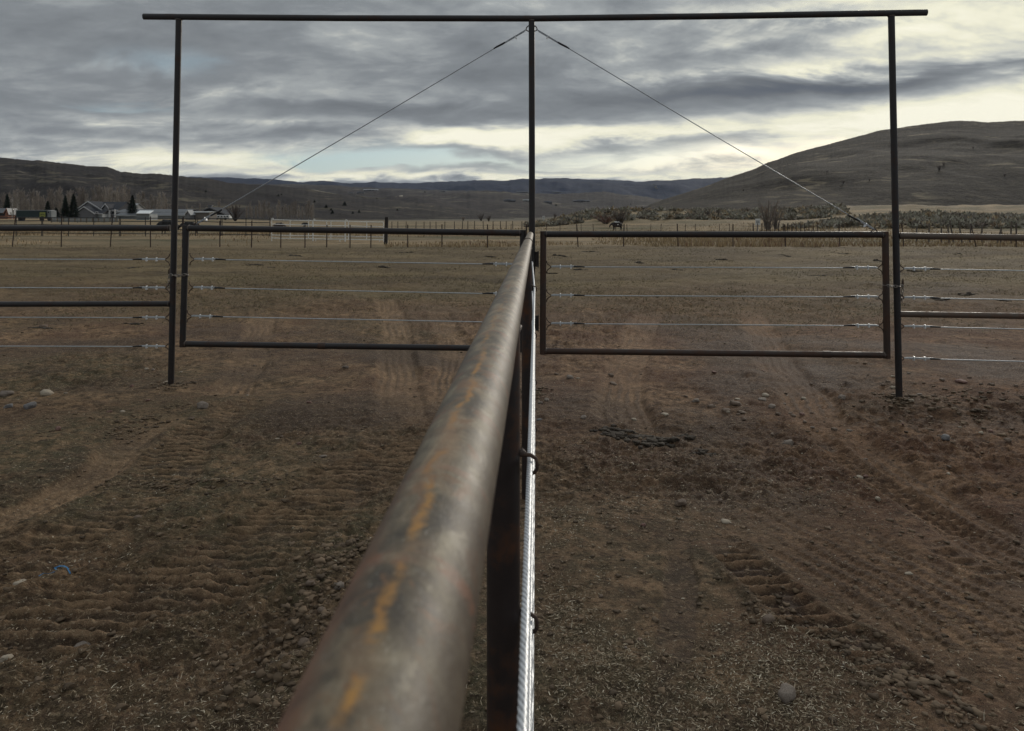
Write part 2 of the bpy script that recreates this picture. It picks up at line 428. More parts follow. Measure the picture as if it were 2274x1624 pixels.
TR = [  # tyre marks on the ground: polyline in picture coordinates of the flat ground, width, kind, depth
    dict(p=[(470,900),(400,932),(300,995),(230,1060),(100,1130),(-80,1215),(-400,1330)], w=.30, k='car', d=.030, s=.9),
    dict(p=[(850,660),(880,720),(884,850),(892,960)], w=.46, k='car', d=.030, s=.62),
    dict(p=[(960,680),(1010,760),(1000,850),(990,930)], w=.40, k='car', d=.024, s=.45),
    dict(p=[(590,690),(570,765),(548,830),(500,900)], w=.42, k='car', d=.024, s=.5),
    dict(p=[(930,960),(850,1020),(740,1090),(630,1190),(480,1290),(250,1370),(0,1440),(-300,1540)], w=.60, k='lug', d=.040, s=-.4),
    dict(p=[(600,890),(470,950),(400,1010),(330,1110),(200,1190),(40,1290),(-200,1400)], w=.42, k='lug', d=.036, s=-.5),
    dict(p=[(1100,1010),(980,1110),(880,1240),(700,1390),(450,1500),(100,1640)], w=.30, k='car', d=.020, s=.3),
    dict(p=[(1450,680),(1425,735),(1395,800),(1375,900),(1400,960)], w=.50, k='car', d=.028, s=.6),
    dict(p=[(1665,680),(1690,735),(1745,830),(1860,960),(2010,1070),(2200,1180),(2500,1330)], w=.50, k='car', d=.028, s=.6),
    dict(p=[(1770,930),(1930,1045),(2110,1140),(2330,1250)], w=.22, k='lug', d=.036, s=-.6),
    dict(p=[(1500,1040),(1830,1210),(2130,1390),(2460,1620)], w=.95, k='car', d=.012, s=.35, n=9.0),
    dict(p=[(1610,1180),(1665,1290),(1750,1375),(1900,1440),(2070,1530),(2260,1660)], w=.24, k='lug', d=.040, s=-.75),
    dict(p=[(1800,1255),(1850,1330),(1930,1400),(2010,1430)], w=.22, k='lug', d=.035, s=-.6),
    dict(p=[(1510,1180),(1500,1330),(1488,1520),(1480,1700)], w=.15, k='rut', d=.014, s=-.45),
    dict(p=[(2050,1180),(2200,1250),(2400,1350)], w=.25, k='lug', d=.035, s=-.5),
]
for t in TR:
    t['q'] = np.array([XY(*p) for p in t['p']])

def marks(x, y):
    """returns height change, sandy (with crest light), dark (with trough shade) arrays"""
    dh = np.zeros_like(x); sand_crestlight = np.zeros_like(x); dark = np.zeros_like(x)
    wobx = fbm(x, y, 1.3, 3, 40) * .07
    for ti, t in enumerate(TR):
        q = t['q']; w = t['w']
        sel = (x > q[:,0].min()-w-.1) & (x < q[:,0].max()+w+.1) & (y > q[:,1].min()-w-.1) & (y < q[:,1].max()+w+.1)
        if not sel.any(): continue
        px = x[sel] + wobx[sel]; py = y[sel]
        best = np.full(px.shape, 1e9); lat = np.zeros(px.shape); arc = np.zeros(px.shape); endf = np.ones(px.shape)
        L = 0; tot = np.sqrt(((q[1:]-q[:-1])**2).sum(1)).sum()
        for a, b in zip(q[:-1], q[1:]):
            d = b - a; l = math.hypot(*d); tt = np.clip(((px-a[0])*d[0]+(py-a[1])*d[1])/l**2, 0, 1)
            cx = a[0]+d[0]*tt; cy = a[1]+d[1]*tt
            ds = np.hypot(px-cx, py-cy); m = ds < best
            sg = np.sign((px-a[0])*d[1]-(py-a[1])*d[0])
            best = np.where(m, ds, best); lat = np.where(m, ds*sg, lat); arc = np.where(m, L+tt*l, arc); L += l
        s = lat/(w/2); env = 1-sstep(np.abs(s), .75, 1.1)
        edge = vnoise(px*4, py*4, 70+ti)*.5+vnoise(px*13, py*13, 71+ti)*.25; env = 1-sstep(np.abs(s)+edge*.5, .72, 1.12)
        fl = 1.8 if t['k'] == 'car' else .5
        fade = sstep(arc+edge*fl, -.02, fl)*(1-sstep(arc+edge, L-.5, L+.02))
        brk = np.clip(.75+fbm(px, py, 1.1, 3, 60+ti)*1.4, .2, 1.0)
        berm = np.exp(-((np.abs(s)-1.15)/.22)**2)*t['d']*.32*brk
        if t['k'] == 'car':
            nn = t.get('n', 5.2); gs = np.sin(s*math.pi*nn+.5*np.sin(arc*160)+vnoise(px*2, py*2, 9)*1.0); pd_ = np.clip((gs > .3)*.75+.35*(np.sin(arc*2*math.pi/.045+s*2) > .6), 0, 1)*brk  # groove shade painted as darker tread lines
            pat = .0045*np.sign(gs)*(1-.2*np.cos(arc*90)) - .003*(np.sin(arc*2*math.pi/.045+s*2) > .5)
            h = -t['d']*env*(.5+.5*brk) + pat*env*brk + berm
        elif t['k'] == 'lug':
            ph = py/.080 + s*.22 + vnoise(px*2.2, py*3, 5)*1.1 + vnoise(px*7, py*5, 6)*.25
            r = np.abs((ph % 1)-.5)*2                      # 0..1 sawtooth
            vr = np.clip(.8+vnoise(px*9, py*9, 8)*1.2, .2, 1.3); lug = (r**2.0-.35)*t['d']*1.0*vr; pd_ = np.clip(1.1-r**1.2*1.5*vr, 0, 1); cr_ = np.clip(r**2.5*1.3*vr, 0, 1)  # trough shade and crest light of the lugs painted into the soil colour
            h = (-t['d']*.45+lug*brk)*env + berm
        else:
            pd_ = np.ones(px.shape)
            h = -t['d']*env
        dh[sel] += h*fade
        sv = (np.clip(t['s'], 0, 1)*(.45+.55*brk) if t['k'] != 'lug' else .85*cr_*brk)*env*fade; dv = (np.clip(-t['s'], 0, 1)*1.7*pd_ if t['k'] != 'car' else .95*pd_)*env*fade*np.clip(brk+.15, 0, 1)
        sand_crestlight[sel] = np.maximum(sand_crestlight[sel], sv); dark[sel] = np.maximum(dark[sel], dv)
    return dh, sand_crestlight, dark

def macro(x, y):
    """broad shape of the land"""
    x = np.asarray(x, dtype=np.float64); y = np.asarray(y, dtype=np.float64)
    k = x/np.maximum(y, 5.0)
    z = .006 - .0102*np.clip(x, -9, 9)*(1-sstep(y, 14, 35))
    z = z + fbm(x, y, .09, 3, 1)*.10*sstep(y, 12, 30) + fbm(x, y, .45, 2, 2)*.05*(1-sstep(y, 20, 60))
    z = z - .05*sstep(y, 12, 40) + .10*np.exp(-((y-60)/12)**2)*(1-sstep(k, -.35, -.1))
    z = z - .45*sstep(y, 62, 112)
    z = z + 1.25*sstep(-k, .30, .42)*sstep(y, 110, 240)          # left rises to the farm
    r1 = np.interp(y, [78, 128, 250, 420, 900], [0, 3.1, 5.1, 8.0, 9.0])
    z = z + r1*sstep(k, .34, .52)
    r2 = np.interp(y, [118, 165, 260, 420, 900], [0, 2.6, 3.6, 5.0, 5.0])
    z = z + r2*sstep(k, .02, .12)*(1-sstep(k, .34, .52))
    z = z + fbm(x, y, .06, 3, 8)*1.6*sstep(k, .02, .15)*sstep(y, 90, 150)
    for px_, py_ in ((-3.31, 7.28), (.19, 7.10), (3.60, 6.92)):
        z = z + -.01*np.exp(-((x-px_)**2+(y-py_)**2)/.018) + .018*np.exp(-((x-px_)**2+(y-py_)**2)/.12)
    # rough bank at the left foreground, darker hump at the right
    z = z + .07*np.exp(-((x+3.9)/1.0)**2-((y-6.0)/.9)**2) + .10*np.exp(-((x-5.2)/1.2)**2-((y-6.9)/.7)**2)
    z = z + .05*np.exp(-((x+3.5)/.6)**2-((y-5.0)/.5)**2) - .03*np.exp(-((x-4.6)/1.4)**2-((y-6.2)/.3)**2)
    return z

def height(x, y, full=False):
    x = np.asarray(x, dtype=np.float64); y = np.asarray(y, dtype=np.float64)
    z = macro(x, y)
    near = 1-sstep(y, 12, 26)
    dh, sand_crestlight, dark = marks(x, y)
    tracky = np.clip(sand_crestlight+dark, 0, 1)
    rough = np.clip(.55+fbm(x, y, .55, 3, 21)*1.5, .15, 1.25)
    cl = fbm(x, y, 9.0, 4, 12, .6)
    fn = fbm(x, y, 34.0, 3, 15, .65)
    rid = np.abs(fbm(x*.6, y*1.5, 5.0, 3, 17))
    z = z + near*(dh + (1-.75*tracky)*(cl*.030*rough + rid*.030*rough + fbm(x, y, 2.2, 3, 30)*.035) + fn*.015*rough*(1-.3*tracky) + (1-.5*tracky)*fbm(x*.45, y*1.5, 13.0, 3, 19)*.016*rough)
    z = z + (.07*fbm(x, y, .8, 3, 33)+.05*fbm(x*.6, y, 2.6, 3, 35))*sstep(y, 8, 14)*(1-sstep(y, 42, 70))
    if full: return z, sand_crestlight, dark, rough, cl
    return z
def Hs(x, y): return float(height(np.array([x]), np.array([y]))[0])

# ------------------------------------------------------------------ ground sheet
rows = list(np.linspace(-9, 1.6, 26)) + list(np.linspace(1.75, 2.25, 12))
q = 1/2.3; step = .90/(CH*744)
while q > 1/14.0:
    rows.append(1/q); q -= step
step *= .8
while q > 1/60.0:
    rows.append(1/q); q -= step
yy = rows[-1]
while yy < 9000:
    rows.append(yy); yy *= 1.022
rows = np.array(rows)
NC = 860
t = np.linspace(-1, 1, NC)
wid = np.where(rows > 2.3, 1.2+.9*rows, 3.27+(2.3-rows)*1.0)
GX = (wid[:, None]*(.55*t+.45*t**3)[None, :]); GY = np.repeat(rows[:, None], NC, 1)
gx, gy = GX.ravel(), GY.ravel()
gz, sand_crestlight, dark, rough, cl = height(gx, gy, True)
nr = len(rows)
idx = np.arange(nr*NC).reshape(nr, NC)
quads = np.stack([idx[:-1, :-1], idx[:-1, 1:], idx[1:, 1:], idx[1:, :-1]], -1).reshape(-1, 4)
# soil attribute: R dark damp soil plus painted tread shade, G green/olive growth, B painted crest light and pale trodden sand
green = np.clip(.18+fbm(gx, gy, .35, 4, 51)*1.5+.25*sstep(-gx, 1.0, 4.0)*(1-sstep(gy, 6, 9)) - .35*sstep(gx, 0, 2)*(1-sstep(gy, 5, 9)), 0, 1)
green = np.maximum(green, .9*np.exp(-((gx+3.3)/.8)**2-((gy-5.6)/.6)**2)); green = np.maximum(green, .8*np.exp(-((gx+2.6)/1.1)**2-((gy-4.55)/.22)**2))
green = np.maximum(green, .35*np.exp(-((gx-.55)/.55)**2-((gy-3.6)/1.2)**2)*(.6+cl))
green = green*(1-.8*sand_crestlight)
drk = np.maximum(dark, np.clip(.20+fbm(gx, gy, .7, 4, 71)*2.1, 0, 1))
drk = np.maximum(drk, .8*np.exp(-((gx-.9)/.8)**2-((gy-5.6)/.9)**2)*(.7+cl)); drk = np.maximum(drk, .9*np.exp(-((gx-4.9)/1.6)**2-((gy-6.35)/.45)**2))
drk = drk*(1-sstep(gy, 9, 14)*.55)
cols = np.stack([drk, green, sand_crestlight, rough*.5], 1)

def ground_mat():
    m, nt, b = mat_new('pasture_soil')
    g = N(nt, 'ShaderNodeNewGeometry').outputs['Position']
    sp = N(nt, 'ShaderNodeSeparateXYZ'); nt.links.new(g, sp.inputs[0]); yv = sp.outputs[1]; xv = sp.outputs[0]
    a = N(nt, 'ShaderNodeAttribute'); a.attribute_name = 'soil'
    s2 = N(nt, 'ShaderNodeSeparateColor'); nt.links.new(a.outputs['Color'], s2.inputs[0])
    dk, gr, sa = s2.outputs[:3]
    n1 = NOISE(nt, g, 1.1, 5, .6); n2 = NOISE(nt, g, 9, 6, .65); n3 = NOISE(nt, g, 55, 5, .7); n4 = NOISE(nt, g, 260, 3, .7)
    base = MIX(nt, RAMP(nt, n2, [(.41, 0), (.59, 1)]), (.345, .218, .128), (.105, .060, .035))
    base = MIX(nt, RAMP(nt, n1, [(.42, 0), (.60, 1)]), base, MIX(nt, n2, (.215, .120, .074), (.085, .048, .032)))
    olive = MIX(nt, n3, (.125, .112, .062), (.052, .054, .033))
    base = MIX(nt, M(nt, 'MULTIPLY', gr, RAMP(nt, n2, [(.3, .25), (.6, .85)])), base, olive)
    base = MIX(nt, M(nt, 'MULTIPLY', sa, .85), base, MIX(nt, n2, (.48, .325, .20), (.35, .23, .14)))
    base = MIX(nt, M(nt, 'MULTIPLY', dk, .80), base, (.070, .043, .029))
    # straw litter speckle
    sp_ = RAMP(nt, M(nt, 'ADD', M(nt, 'MULTIPLY', n3, .5), M(nt, 'MULTIPLY', n4, .5)), [(.53, 0), (.62, 1)])
    base = MIX(nt, M(nt, 'MULTIPLY', M(nt, 'MULTIPLY', sp_, RAMP(nt, n1, [(.35, .2), (.7, 1)])), .5), base, (.50, .40, .27))
    dsp = RAMP(nt, n4, [(.36, 1), (.46, 0)])
    ck1 = NOISE(nt, SCALEV(nt, g, (1, 1.7, 1)), 26, 6, .72, .4); ck2 = NOISE(nt, SCALEV(nt, g, (1, 1.6, 1)), 11, 6, .75, .3)
    crk = M(nt, 'MAXIMUM', RAMP(nt, ck1, [(.39, 1), (.46, 0)]), RAMP(nt, ck2, [(.37, .9), (.44, 0)]))
    lit = M(nt, 'MAXIMUM', RAMP(nt, ck1, [(.57, 0), (.64, 1)]), RAMP(nt, n3, [(.60, 0), (.66, 1)]))
    base = MIX(nt, M(nt, 'MULTIPLY', lit, .42), base, (.52, .39, .25))
    base = MIX(nt, M(nt, 'MULTIPLY', crk, M(nt, 'SUBTRACT', .78, M(nt, 'MULTIPLY', sa, .45))), base, (.050, .032, .022))
    base = MIX(nt, M(nt, 'MULTIPLY', dsp, .75), base, (.040, .028, .020))
    side = M(nt, 'ADD', M(nt, 'MULTIPLY', xv, .20), M(nt, 'MULTIPLY', n1, .9))
    base = MIX(nt, 1.0, base, RAMP(nt, side, [(.0, (1.0, .99, .94)), (.45, (1, .99, .97)), (1.0, (.88, .80, .77))]), 'MULTIPLY')
    # middle pasture: cropped olive-brown turf with darker hoof marks
    far = RAMP(nt, M(nt, 'DIVIDE', yv, 100.0), [(.105, 0), (.20, 1)])
    p1 = NOISE(nt, SCALEV(nt, g, (.16, .42, 1)), 1.0, 6, .62); p2 = NOISE(nt, SCALEV(nt, g, (1.6, 3.0, 1)), 1.0, 6, .66); p3 = NOISE(nt, SCALEV(nt, g, (5, 9, 1)), 1.0, 4, .65)
    turf = RAMP(nt, M(nt, 'ADD', M(nt, 'MULTIPLY', p1, .5), M(nt, 'ADD', M(nt, 'MULTIPLY', p2, .28), M(nt, 'MULTIPLY', p3, .22))),
                [(.38, (.045, .030, .017)), (.46, (.100, .072, .036)), (.53, (.170, .126, .064)), (.63, (.27, .205, .108))])
    p4 = NOISE(nt, SCALEV(nt, g, (14, 24, 1)), 1.0, 4, .7)
    turf = MIX(nt, M(nt, 'MULTIPLY', RAMP(nt, p4, [(.54, 0), (.64, 1)]), .55), turf, (.36, .30, .19))
    turf = MIX(nt, M(nt, 'MULTIPLY', RAMP(nt, M(nt, 'ADD', M(nt, 'MULTIPLY', p2, .6), M(nt, 'MULTIPLY', p4, .4)), [(.52, 0), (.60, 1)]), .7), turf, (.070, .048, .030))
    base = MIX(nt, M(nt, 'MULTIPLY', M(nt, 'MULTIPLY', far, .82), M(nt, 'SUBTRACT', 1.0, M(nt, 'MULTIPLY', sa, .9))), base, turf)
    # tall dry hay land behind the wire fence
    hay = RAMP(nt, M(nt, 'DIVIDE', M(nt, 'ADD', yv, M(nt, 'MULTIPLY', M(nt, 'SUBTRACT', p1, .5), 9.0)), 100.0), [(.40, 0), (.45, 1)])
    h2 = NOISE(nt, SCALEV(nt, g, (.06, .14, 1)), 1.0, 6, .6)
    hc = RAMP(nt, h2, [(.33, (.12, .105, .058)), (.45, (.18, .138, .080)), (.56, (.26, .19, .11)), (.7, (.34, .25, .145))])
    base = MIX(nt, hay, base, hc)
    vf = RAMP(nt, M(nt, 'DIVIDE', yv, 1000.0), [(.26, 0), (.40, 1)])
    base = MIX(nt, vf, base, (.10, .088, .066))
    nt.links.new(base, b.inputs['Base Color'])
    nt.links.new(M(nt, 'SUBTRACT', .95, M(nt, 'MULTIPLY', dk, .12)), b.inputs['Roughness']); b.inputs['Specular IOR Level'].default_value = .18
    h = M(nt, 'ADD', M(nt, 'MULTIPLY', n3, .7), M(nt, 'ADD', M(nt, 'MULTIPLY', n4, .35), M(nt, 'MULTIPLY', M(nt, 'MULTIPLY', p3, far), 3.0)))
    h = M(nt, 'ADD', h, M(nt, 'MULTIPLY', M(nt, 'MULTIPLY', p2, far), 6.0))
    bump(nt, b, h, 1.0, .030)
    return m
m_ground = ground_mat()
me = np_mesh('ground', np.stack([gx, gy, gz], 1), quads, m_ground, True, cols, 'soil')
ground = tag(link('ground', me), kind='structure')

# ------------------------------------------------------------------ hills
def hill_mat(name, a, b_, c, sc, streak=None):
    m, nt, b = mat_new(name)
    g = N(nt, 'ShaderNodeNewGeometry').outputs['Position']
    n1 = NOISE(nt, g, sc, 6, .6); n2 = NOISE(nt, SCALEV(nt, g, (1, 1, 2.5)), sc*9, 6, .68); n3 = NOISE(nt, g, sc*45, 4, .65)
    col = MIX(nt, RAMP(nt, n1, [(.38, 0), (.6, 1)]), a, b_)
    col = MIX(nt, M(nt, 'MULTIPLY', RAMP(nt, n2, [(.45, 0), (.62, 1)]), .65), col, c)
    col = MIX(nt, M(nt, 'MULTIPLY', RAMP(nt, n3, [(.49, 0), (.56, 1)]), .65), col, tuple(x*.35 for x in a))
    if streak:
        s = NOISE(nt, SCALEV(nt, g, (.25, .25, 1.6)), sc*16, 5, .6, .8); msk = NOISE(nt, g, sc*1.7, 3, .5)
        col = MIX(nt, M(nt, 'MULTIPLY', M(nt, 'MULTIPLY', RAMP(nt, s, [(.53, 0), (.63, 1)]), RAMP(nt, msk, [(.48, 0), (.6, 1)])), .8), col, streak)
    nt.links.new(col, b.inputs['Base Color']); b.inputs['Roughness'].default_value = .95; b.inputs['Specular IOR Level'].default_value = .1
    bump(nt, b, M(nt, 'ADD', n2, M(nt, 'MULTIPLY', n3, .5)), .8, 1/sc*.02)
    return m

HILLS = []
def hill(name, prof, Yr, Yb, zb, mat, shape=1.25, nc=420, nrr=60, rough=1.0, seed=0, foldn=6, fa=.26):
    us = np.array([p[0] for p in prof], float); vs = np.array([p[1] for p in prof], float)
    u = np.linspace(us[0], us[-1], nc); v = np.interp(u, us, vs)
    ker = np.ones(7)/7; vv = np.convolve(np.pad(v, 3, 'edge'), ker, 'valid')
    k = (u-CX)/F
    v2 = vv + (fbm(u, u*0, .035, 4, 80+seed)*2.6 + fbm(u, u*0, .4, 2, 85+seed)*1.6)*rough
    zr = CH + (HV-v2)/F*Yr
    tt = np.concatenate([np.linspace(0, 1, nrr), np.linspace(1.03, 1.8, 14)])
    Yk = Yb(k) if callable(Yb) else np.full(nc, float(Yb))
    Vx = []; 
    for t_ in tt:
        yv = Yk + (Yr-Yk)*t_
        if t_ <= 1:
            z = zb + (zr-zb)*t_**shape
            fold = fbm(k*foldn*(1+0*t_) + t_*.7, t_*3.2+k*2, 1.0, 4, 90+seed)
            z = z + (zr-zb)*fa*fold*math.sin(math.pi*t_)
        else:
            z = zb + (zr-zb)*(1-(t_-1)/.8*.9)
        Vx.append(np.stack([k*yv, yv, z], 1))
    V = np.concatenate(Vx); nrow = len(tt)
    idx = np.arange(nrow*nc).reshape(nrow, nc)
    Q = np.stack([idx[:-1, :-1], idx[:-1, 1:], idx[1:, 1:], idx[1:, :-1]], -1).reshape(-1, 4)
    o = tag(link('hills', np_mesh(name, V, Q, mat, True)), kind='structure')
    HILLS.append(BVHTree.FromPolygons([Vector(p) for p in V], Q.tolist()))
    return o

m_h1 = hill_mat('dark_brush_slope', (.028, .024, .025), (.040, .034, .031), (.056, .047, .037), .008, (.15, .128, .085))
m_h3 = hill_mat('right_brush_slope', (.018, .014, .011), (.030, .024, .018), (.056, .045, .030), .010, (.16, .13, .085))
m_mid = hill_mat('valley_slope', (.050, .041, .040), (.038, .033, .033), (.078, .066, .054), .0030, (.16, .14, .10))
m_far = hill_mat('haze_tinted_ridge', (.006, .016, .050), (.011, .020, .048), (.018, .026, .042), .0016)  # blue of distant haze painted into the ridge colour
hill('left_hill', [(-900,300),(-300,322),(-100,338),(0,350),(48,356),(84,357),(168,366),(253,372),(225,378),(315,385),(385,389),(410,393),(457,397),(500,404),(533,409),(600,412),(645,415),(688,421),(740,431),(783,437),(858,444),(930,452),(1010,462),(1080,471),(1180,482)], 1000, 330, -4.0, m_h1, 1.1, 520, 80, 1.0, 1)
hill('right_hill', [(1405,478),(1421,470),(1436,457),(1476,442),(1526,427),(1576,410),(1618,394),(1668,378),(1704,362),(1763,341),(1840,321),(1950,291),(2050,276),(2130,268),(2200,272),(2273,268),(2500,258),(3100,250)], 760, lambda k: 330+0*k, 3.0, m_h3, 1.0, 520, 80, .45, 2, 4, .13)
hill('middle_hill', [(300,404),(540,409),(700,410),(800,416),(900,419),(1000,423),(1100,426),(1200,430),(1260,431),(1330,428),(1400,434),(1450,441),(1500,447),(1640,452),(1900,455)], 3200, 700, -8, m_mid, .9, 420, 70, .8, 3, 9)
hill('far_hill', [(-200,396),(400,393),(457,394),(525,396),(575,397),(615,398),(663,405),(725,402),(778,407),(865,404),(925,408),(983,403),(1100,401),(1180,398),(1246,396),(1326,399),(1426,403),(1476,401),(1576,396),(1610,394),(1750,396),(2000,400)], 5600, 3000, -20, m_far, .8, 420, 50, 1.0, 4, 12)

def onhill(u, v):
    o = Vector((0, 0, CH)); d = (P(u, v, 1.0)-o).normalized(); best = None
    for h in HILLS:
        loc, nrm, i, dist = h.ray_cast(o, d)
        if loc is not None and (best is None or dist < best[1]): best = (loc, dist)
    return best[0] if best else P(u, v, 2500)

# ------------------------------------------------------------------ shared fittings
def cable_run(parent_thing, a, b, hooks=(1, 1), sag=0.0, sleeve_at=(.215, .32), clamps=(.09, .19), mat=None, hk=.038, hookdir=None, name='cable', r=.0046, sleeve_r=.0075):
    """a, b: anchor points on the posts. builds the cable part with hook, cable_clamp and sleeve sub-parts"""
    a, b = Vector(a), Vector(b); mat = mat or m_cable
    d = (b-a).normalized(); L = (b-a).length
    up = Vector((0, 0, 1)); up = (up-d*up.dot(d)).normalized(); side = d.cross(up)
    A = a+d*hk if hooks[0] else a; Bp = b-d*hk if hooks[1] else b
    c = MB()
    n = 12; pts = [A.lerp(Bp, i/n)-Vector((0, 0, sag*4*(i/n)*(1-i/n))) for i in range(n+1)]
    c.tube(pts, r, 8)
    # doubled back tail beside the run
    for e, (hook, p0, dd) in enumerate(((hooks[0], A, d), (hooks[1], Bp, -d))):
        if hook: c.tube([p0+up*.001, p0+dd*.02+up*r*1.9, p0+dd*(sleeve_at[0]+.03)+up*r*1.9], r, 8)
    co = c.build(name, mat, parent_thing)
    for e, (hook, p0, pa, dd) in enumerate(((hooks[0], A, a, d), (hooks[1], Bp, b, -d))):
        if not hook: continue
        hdir = dd
        h = MB(); pp = [(-.002, .058), (0, .040), (.006, .028), (.024, .014), (.036, .006), (.040, -.002), (.034, -.010), (.020, -.017), (.006, -.030), (0, -.042), (-.002, -.060)]
        h.tube([pa+hdir*x+up*z for x, z in pp], .0048, 8)
        h.build('hook', m_hook, co)
        s = MB(); s0 = p0+dd*sleeve_at[0]; s1 = p0+dd*sleeve_at[1]
        s.tube([s0+up*.004, s0+dd*.008+up*.004, s0.lerp(s1, .6)+up*.003, s1], [sleeve_r*1.1, sleeve_r*1.25, sleeve_r*1.1, r*1.2], 10)
        s.build('sleeve', m_tape, co)
        for cc in clamps:
            q = MB(); ctr = p0+dd*cc+up*r
            q.obox(ctr-up*.010, dd, side, up, .006, .012, .005)                      # saddle
            q.tube([ctr-up*.018+side*.008, ctr+up*.006+side*.009, ctr+up*.014+side*.005, ctr+up*.016, ctr+up*.014-side*.005, ctr+up*.006-side*.009, ctr-up*.018-side*.008], .0028, 6)
            for s_ in (-1, 1): q.tube([ctr-up*.0145+side*.008*s_, ctr-up*.0205+side*.008*s_], .0062, 6)
            q.obox(ctr+up*.011, dd, side, up, .005, .008, .005)
            q.build('cable_clamp', m_clamp, co)
    return co

PR = .0295
# ------------------------------------------------------------------ overhead portal: three posts and the crossbar
c_base = G(1181, 870)
portal = empty('gate_portal', (G(1181, 870).x, G(1181, 870).y, 0), label='tall dark pipe portal of three posts under one long overhead crossbar', cat='gateway')
cb = MB(); cb.tube([G(319, 37.5), G(750, 41), G(1185, 41.8), G(1600, 36.5), G(2057, 28.5)], PR, 24)
cb.build('crossbar', m_pipe, portal)
for (u0, v0, u1, v1) in ((397, 44, 379.5, 855), (1180.3, 46, 1181.5, 880), (1978.5, 36, 1996, 893)):
    t0, t1 = G(u0, v0), G(u1, v1); bt = t1+(t1-t0).normalized()*.35
    p = MB(); p.tube([t0, t0.lerp(t1, .5), bt], PR, 24); po = p.build('post', m_pipe, portal)
    w = MB(); w.torus(t0+Vector((0, 0, -.002)), (0, 0, 1), PR*1.0, .005, 20, 6); w.build('weld', m_weld, po)
    # earth collar at the foot is part of the ground relief
pl = pr_ = None

# ------------------------------------------------------------------ side fences
def side_fence(nm, label, sgn, u_post, rails, cabs, uend, hookv):
    r0 = G(u_post, 875)
    th = empty('pipe_fence', (r0.x, r0.y, 0), label=label, cat='fence', group='pipe and cable fence runs')
    far = G(uend, 500)
    for i, (va, vb) in enumerate(rails):
        a = G(u_post+sgn*5, va); b = G(uend, vb)
        b2 = b+(b-a)*.12
        m = MB(); m.tube([a, a.lerp(b2, .3), a.lerp(b2, .6), b2], PR if i == 0 else PR*.93, 22); ro = m.build('rail', (m_pipe if sgn < 0 else m_pipe_tan), th)
        w = MB(); w.torus(a+GT*sgn*.012, GT, PR*.98, .004, 18, 6); w.build('weld', m_weld, ro)
    for va, vb in cabs:
        a = G(u_post+sgn*7, va); b = G(uend, vb); b2 = b+(b-a)*.12
        cable_run(th, a, b2, (1, 0), sleeve_at=(.235, .33))
    ep = far+(far-G(u_post, 500))*.12                       # next post out, past the frame edge
    m = MB(); m.tube([(ep.x, ep.y, 1.60), (ep.x, ep.y, -.4)], PR, 20); m.build('post', m_pipe, th)
side_fence('a', 'dark pipe rail fence with four wire ropes running left from the portal', -1, 383, [(507, 507), (675, 676)],
           [(577, 576), (640, 639), (706, 705), (770, 769)], -30, 0)
side_fence('b', 'brown pipe rail fence with four wire ropes running right from the portal', 1, 1990, [(524, 529), (698, 703)],
           [(597, 602), (661, 667), (725, 732), (796, 804)], 2310, 0)

# ------------------------------------------------------------------ gates
def gate(label, tl, tr, bl, br, cabs, mat, hinge_left):
    O = G((tl[0]+tr[0])/2, 870); th = empty('swing_gate', (O.x, O.y, 0), label=label, cat='gate', group='pair of pipe frame gates')
    TL, TR_, BL, BR = (G(*p) for p in (tl, tr, bl, br))
    m = MB(); m.tube([TL, TL.lerp(TR_, .5), TR_], PR, 24); m.build('top_rail', m_pipe, th)
    m = MB(); m.tube([BL, BL.lerp(BR, .5), BR], PR*.97, 24)
    cpl = BL.lerp(BR, .41 if hinge_left is False else .82)
    d = (BR-BL).normalized(); bo = m.build('bottom_rail', m_pipe_rusty if hinge_left else mat, th)
    m = MB(); m.tube([cpl-d*.01, cpl, cpl+d*.06], PR*1.10, 22); m.build('coupling', m_pipe_rusty, bo)
    for a, b in ((TL, BL), (TR_, BR)):
        ex = (b-a).normalized()*PR
        m = MB(); m.tube([a-ex, a.lerp(b, .5), b+ex], PR*1.005, 24); uo = m.build('upright', m_pipe_rusty if hinge_left else m_pipe, th)
        for q, s_ in ((a, 1), (b, -1)):
            w = MB(); dx = (TR_-TL).normalized()*(1 if a is TL else -1)
            w.torus(q+dx*PR*1.02, dx, PR*.99, .0045, 18, 6); w.build('weld', m_weld, uo)
    for (ul, vl, ur, vr) in cabs:
        cable_run(th, G(ul, vl), G(ur, vr), (1, 1))
    hx, dr = (TL, -1) if hinge_left else (TR_, 1)
    if hinge_left:
        for v in (576, 718):
            c = G(1199.5, v)-GT*.035
            m = MB(); m.obox(c, GT, GN, (0, 0, 1), .014, .006, .072); m.obox(c+GT*.014, GT, GN, (0, 0, 1), .006, .012, .078)
            m.tube([c-GT*.004-Vector((0, 0, .066)), c-GT*.004+Vector((0, 0, .066))], .011, 12)
            ho = m.build('hinge', m_hinge, th)
            m = MB(); m.tube([c-GT*.018-Vector((0, 0, .085)), c-GT*.018+Vector((0, 0, .05))], .007, 10); m.build('pin', m_weld, ho)
    else:
        for v in (574, 716):
            c = G(1162, v)+GT*.045
            m = MB(); m.obox(c, GT, GN, (0, 0, 1), .014, .006, .072); m.tube([c-Vector((0, 0, .06)), c+Vector((0, 0, .06))], .011, 12)
            m.build('hinge', m_hinge, th)
    return th
gate('dark pipe frame gate with three wire ropes left of the central post', (413, 507), (1161, 518), (405.5, 764), (1158, 775),
     [(422, 576, 1154, 588), (420, 639, 1154, 654), (416, 702.5, 1154, 717)], m_pipe, False)
gate('rust brown pipe frame gate with three wire ropes right of the central post', (1206, 520.5), (1965, 521.5), (1205, 780), (1969, 789),
     [(1214, 593, 1958, 595.5), (1214, 656.5, 1959, 660), (1214, 719, 1960, 724)], m_pipe, True)

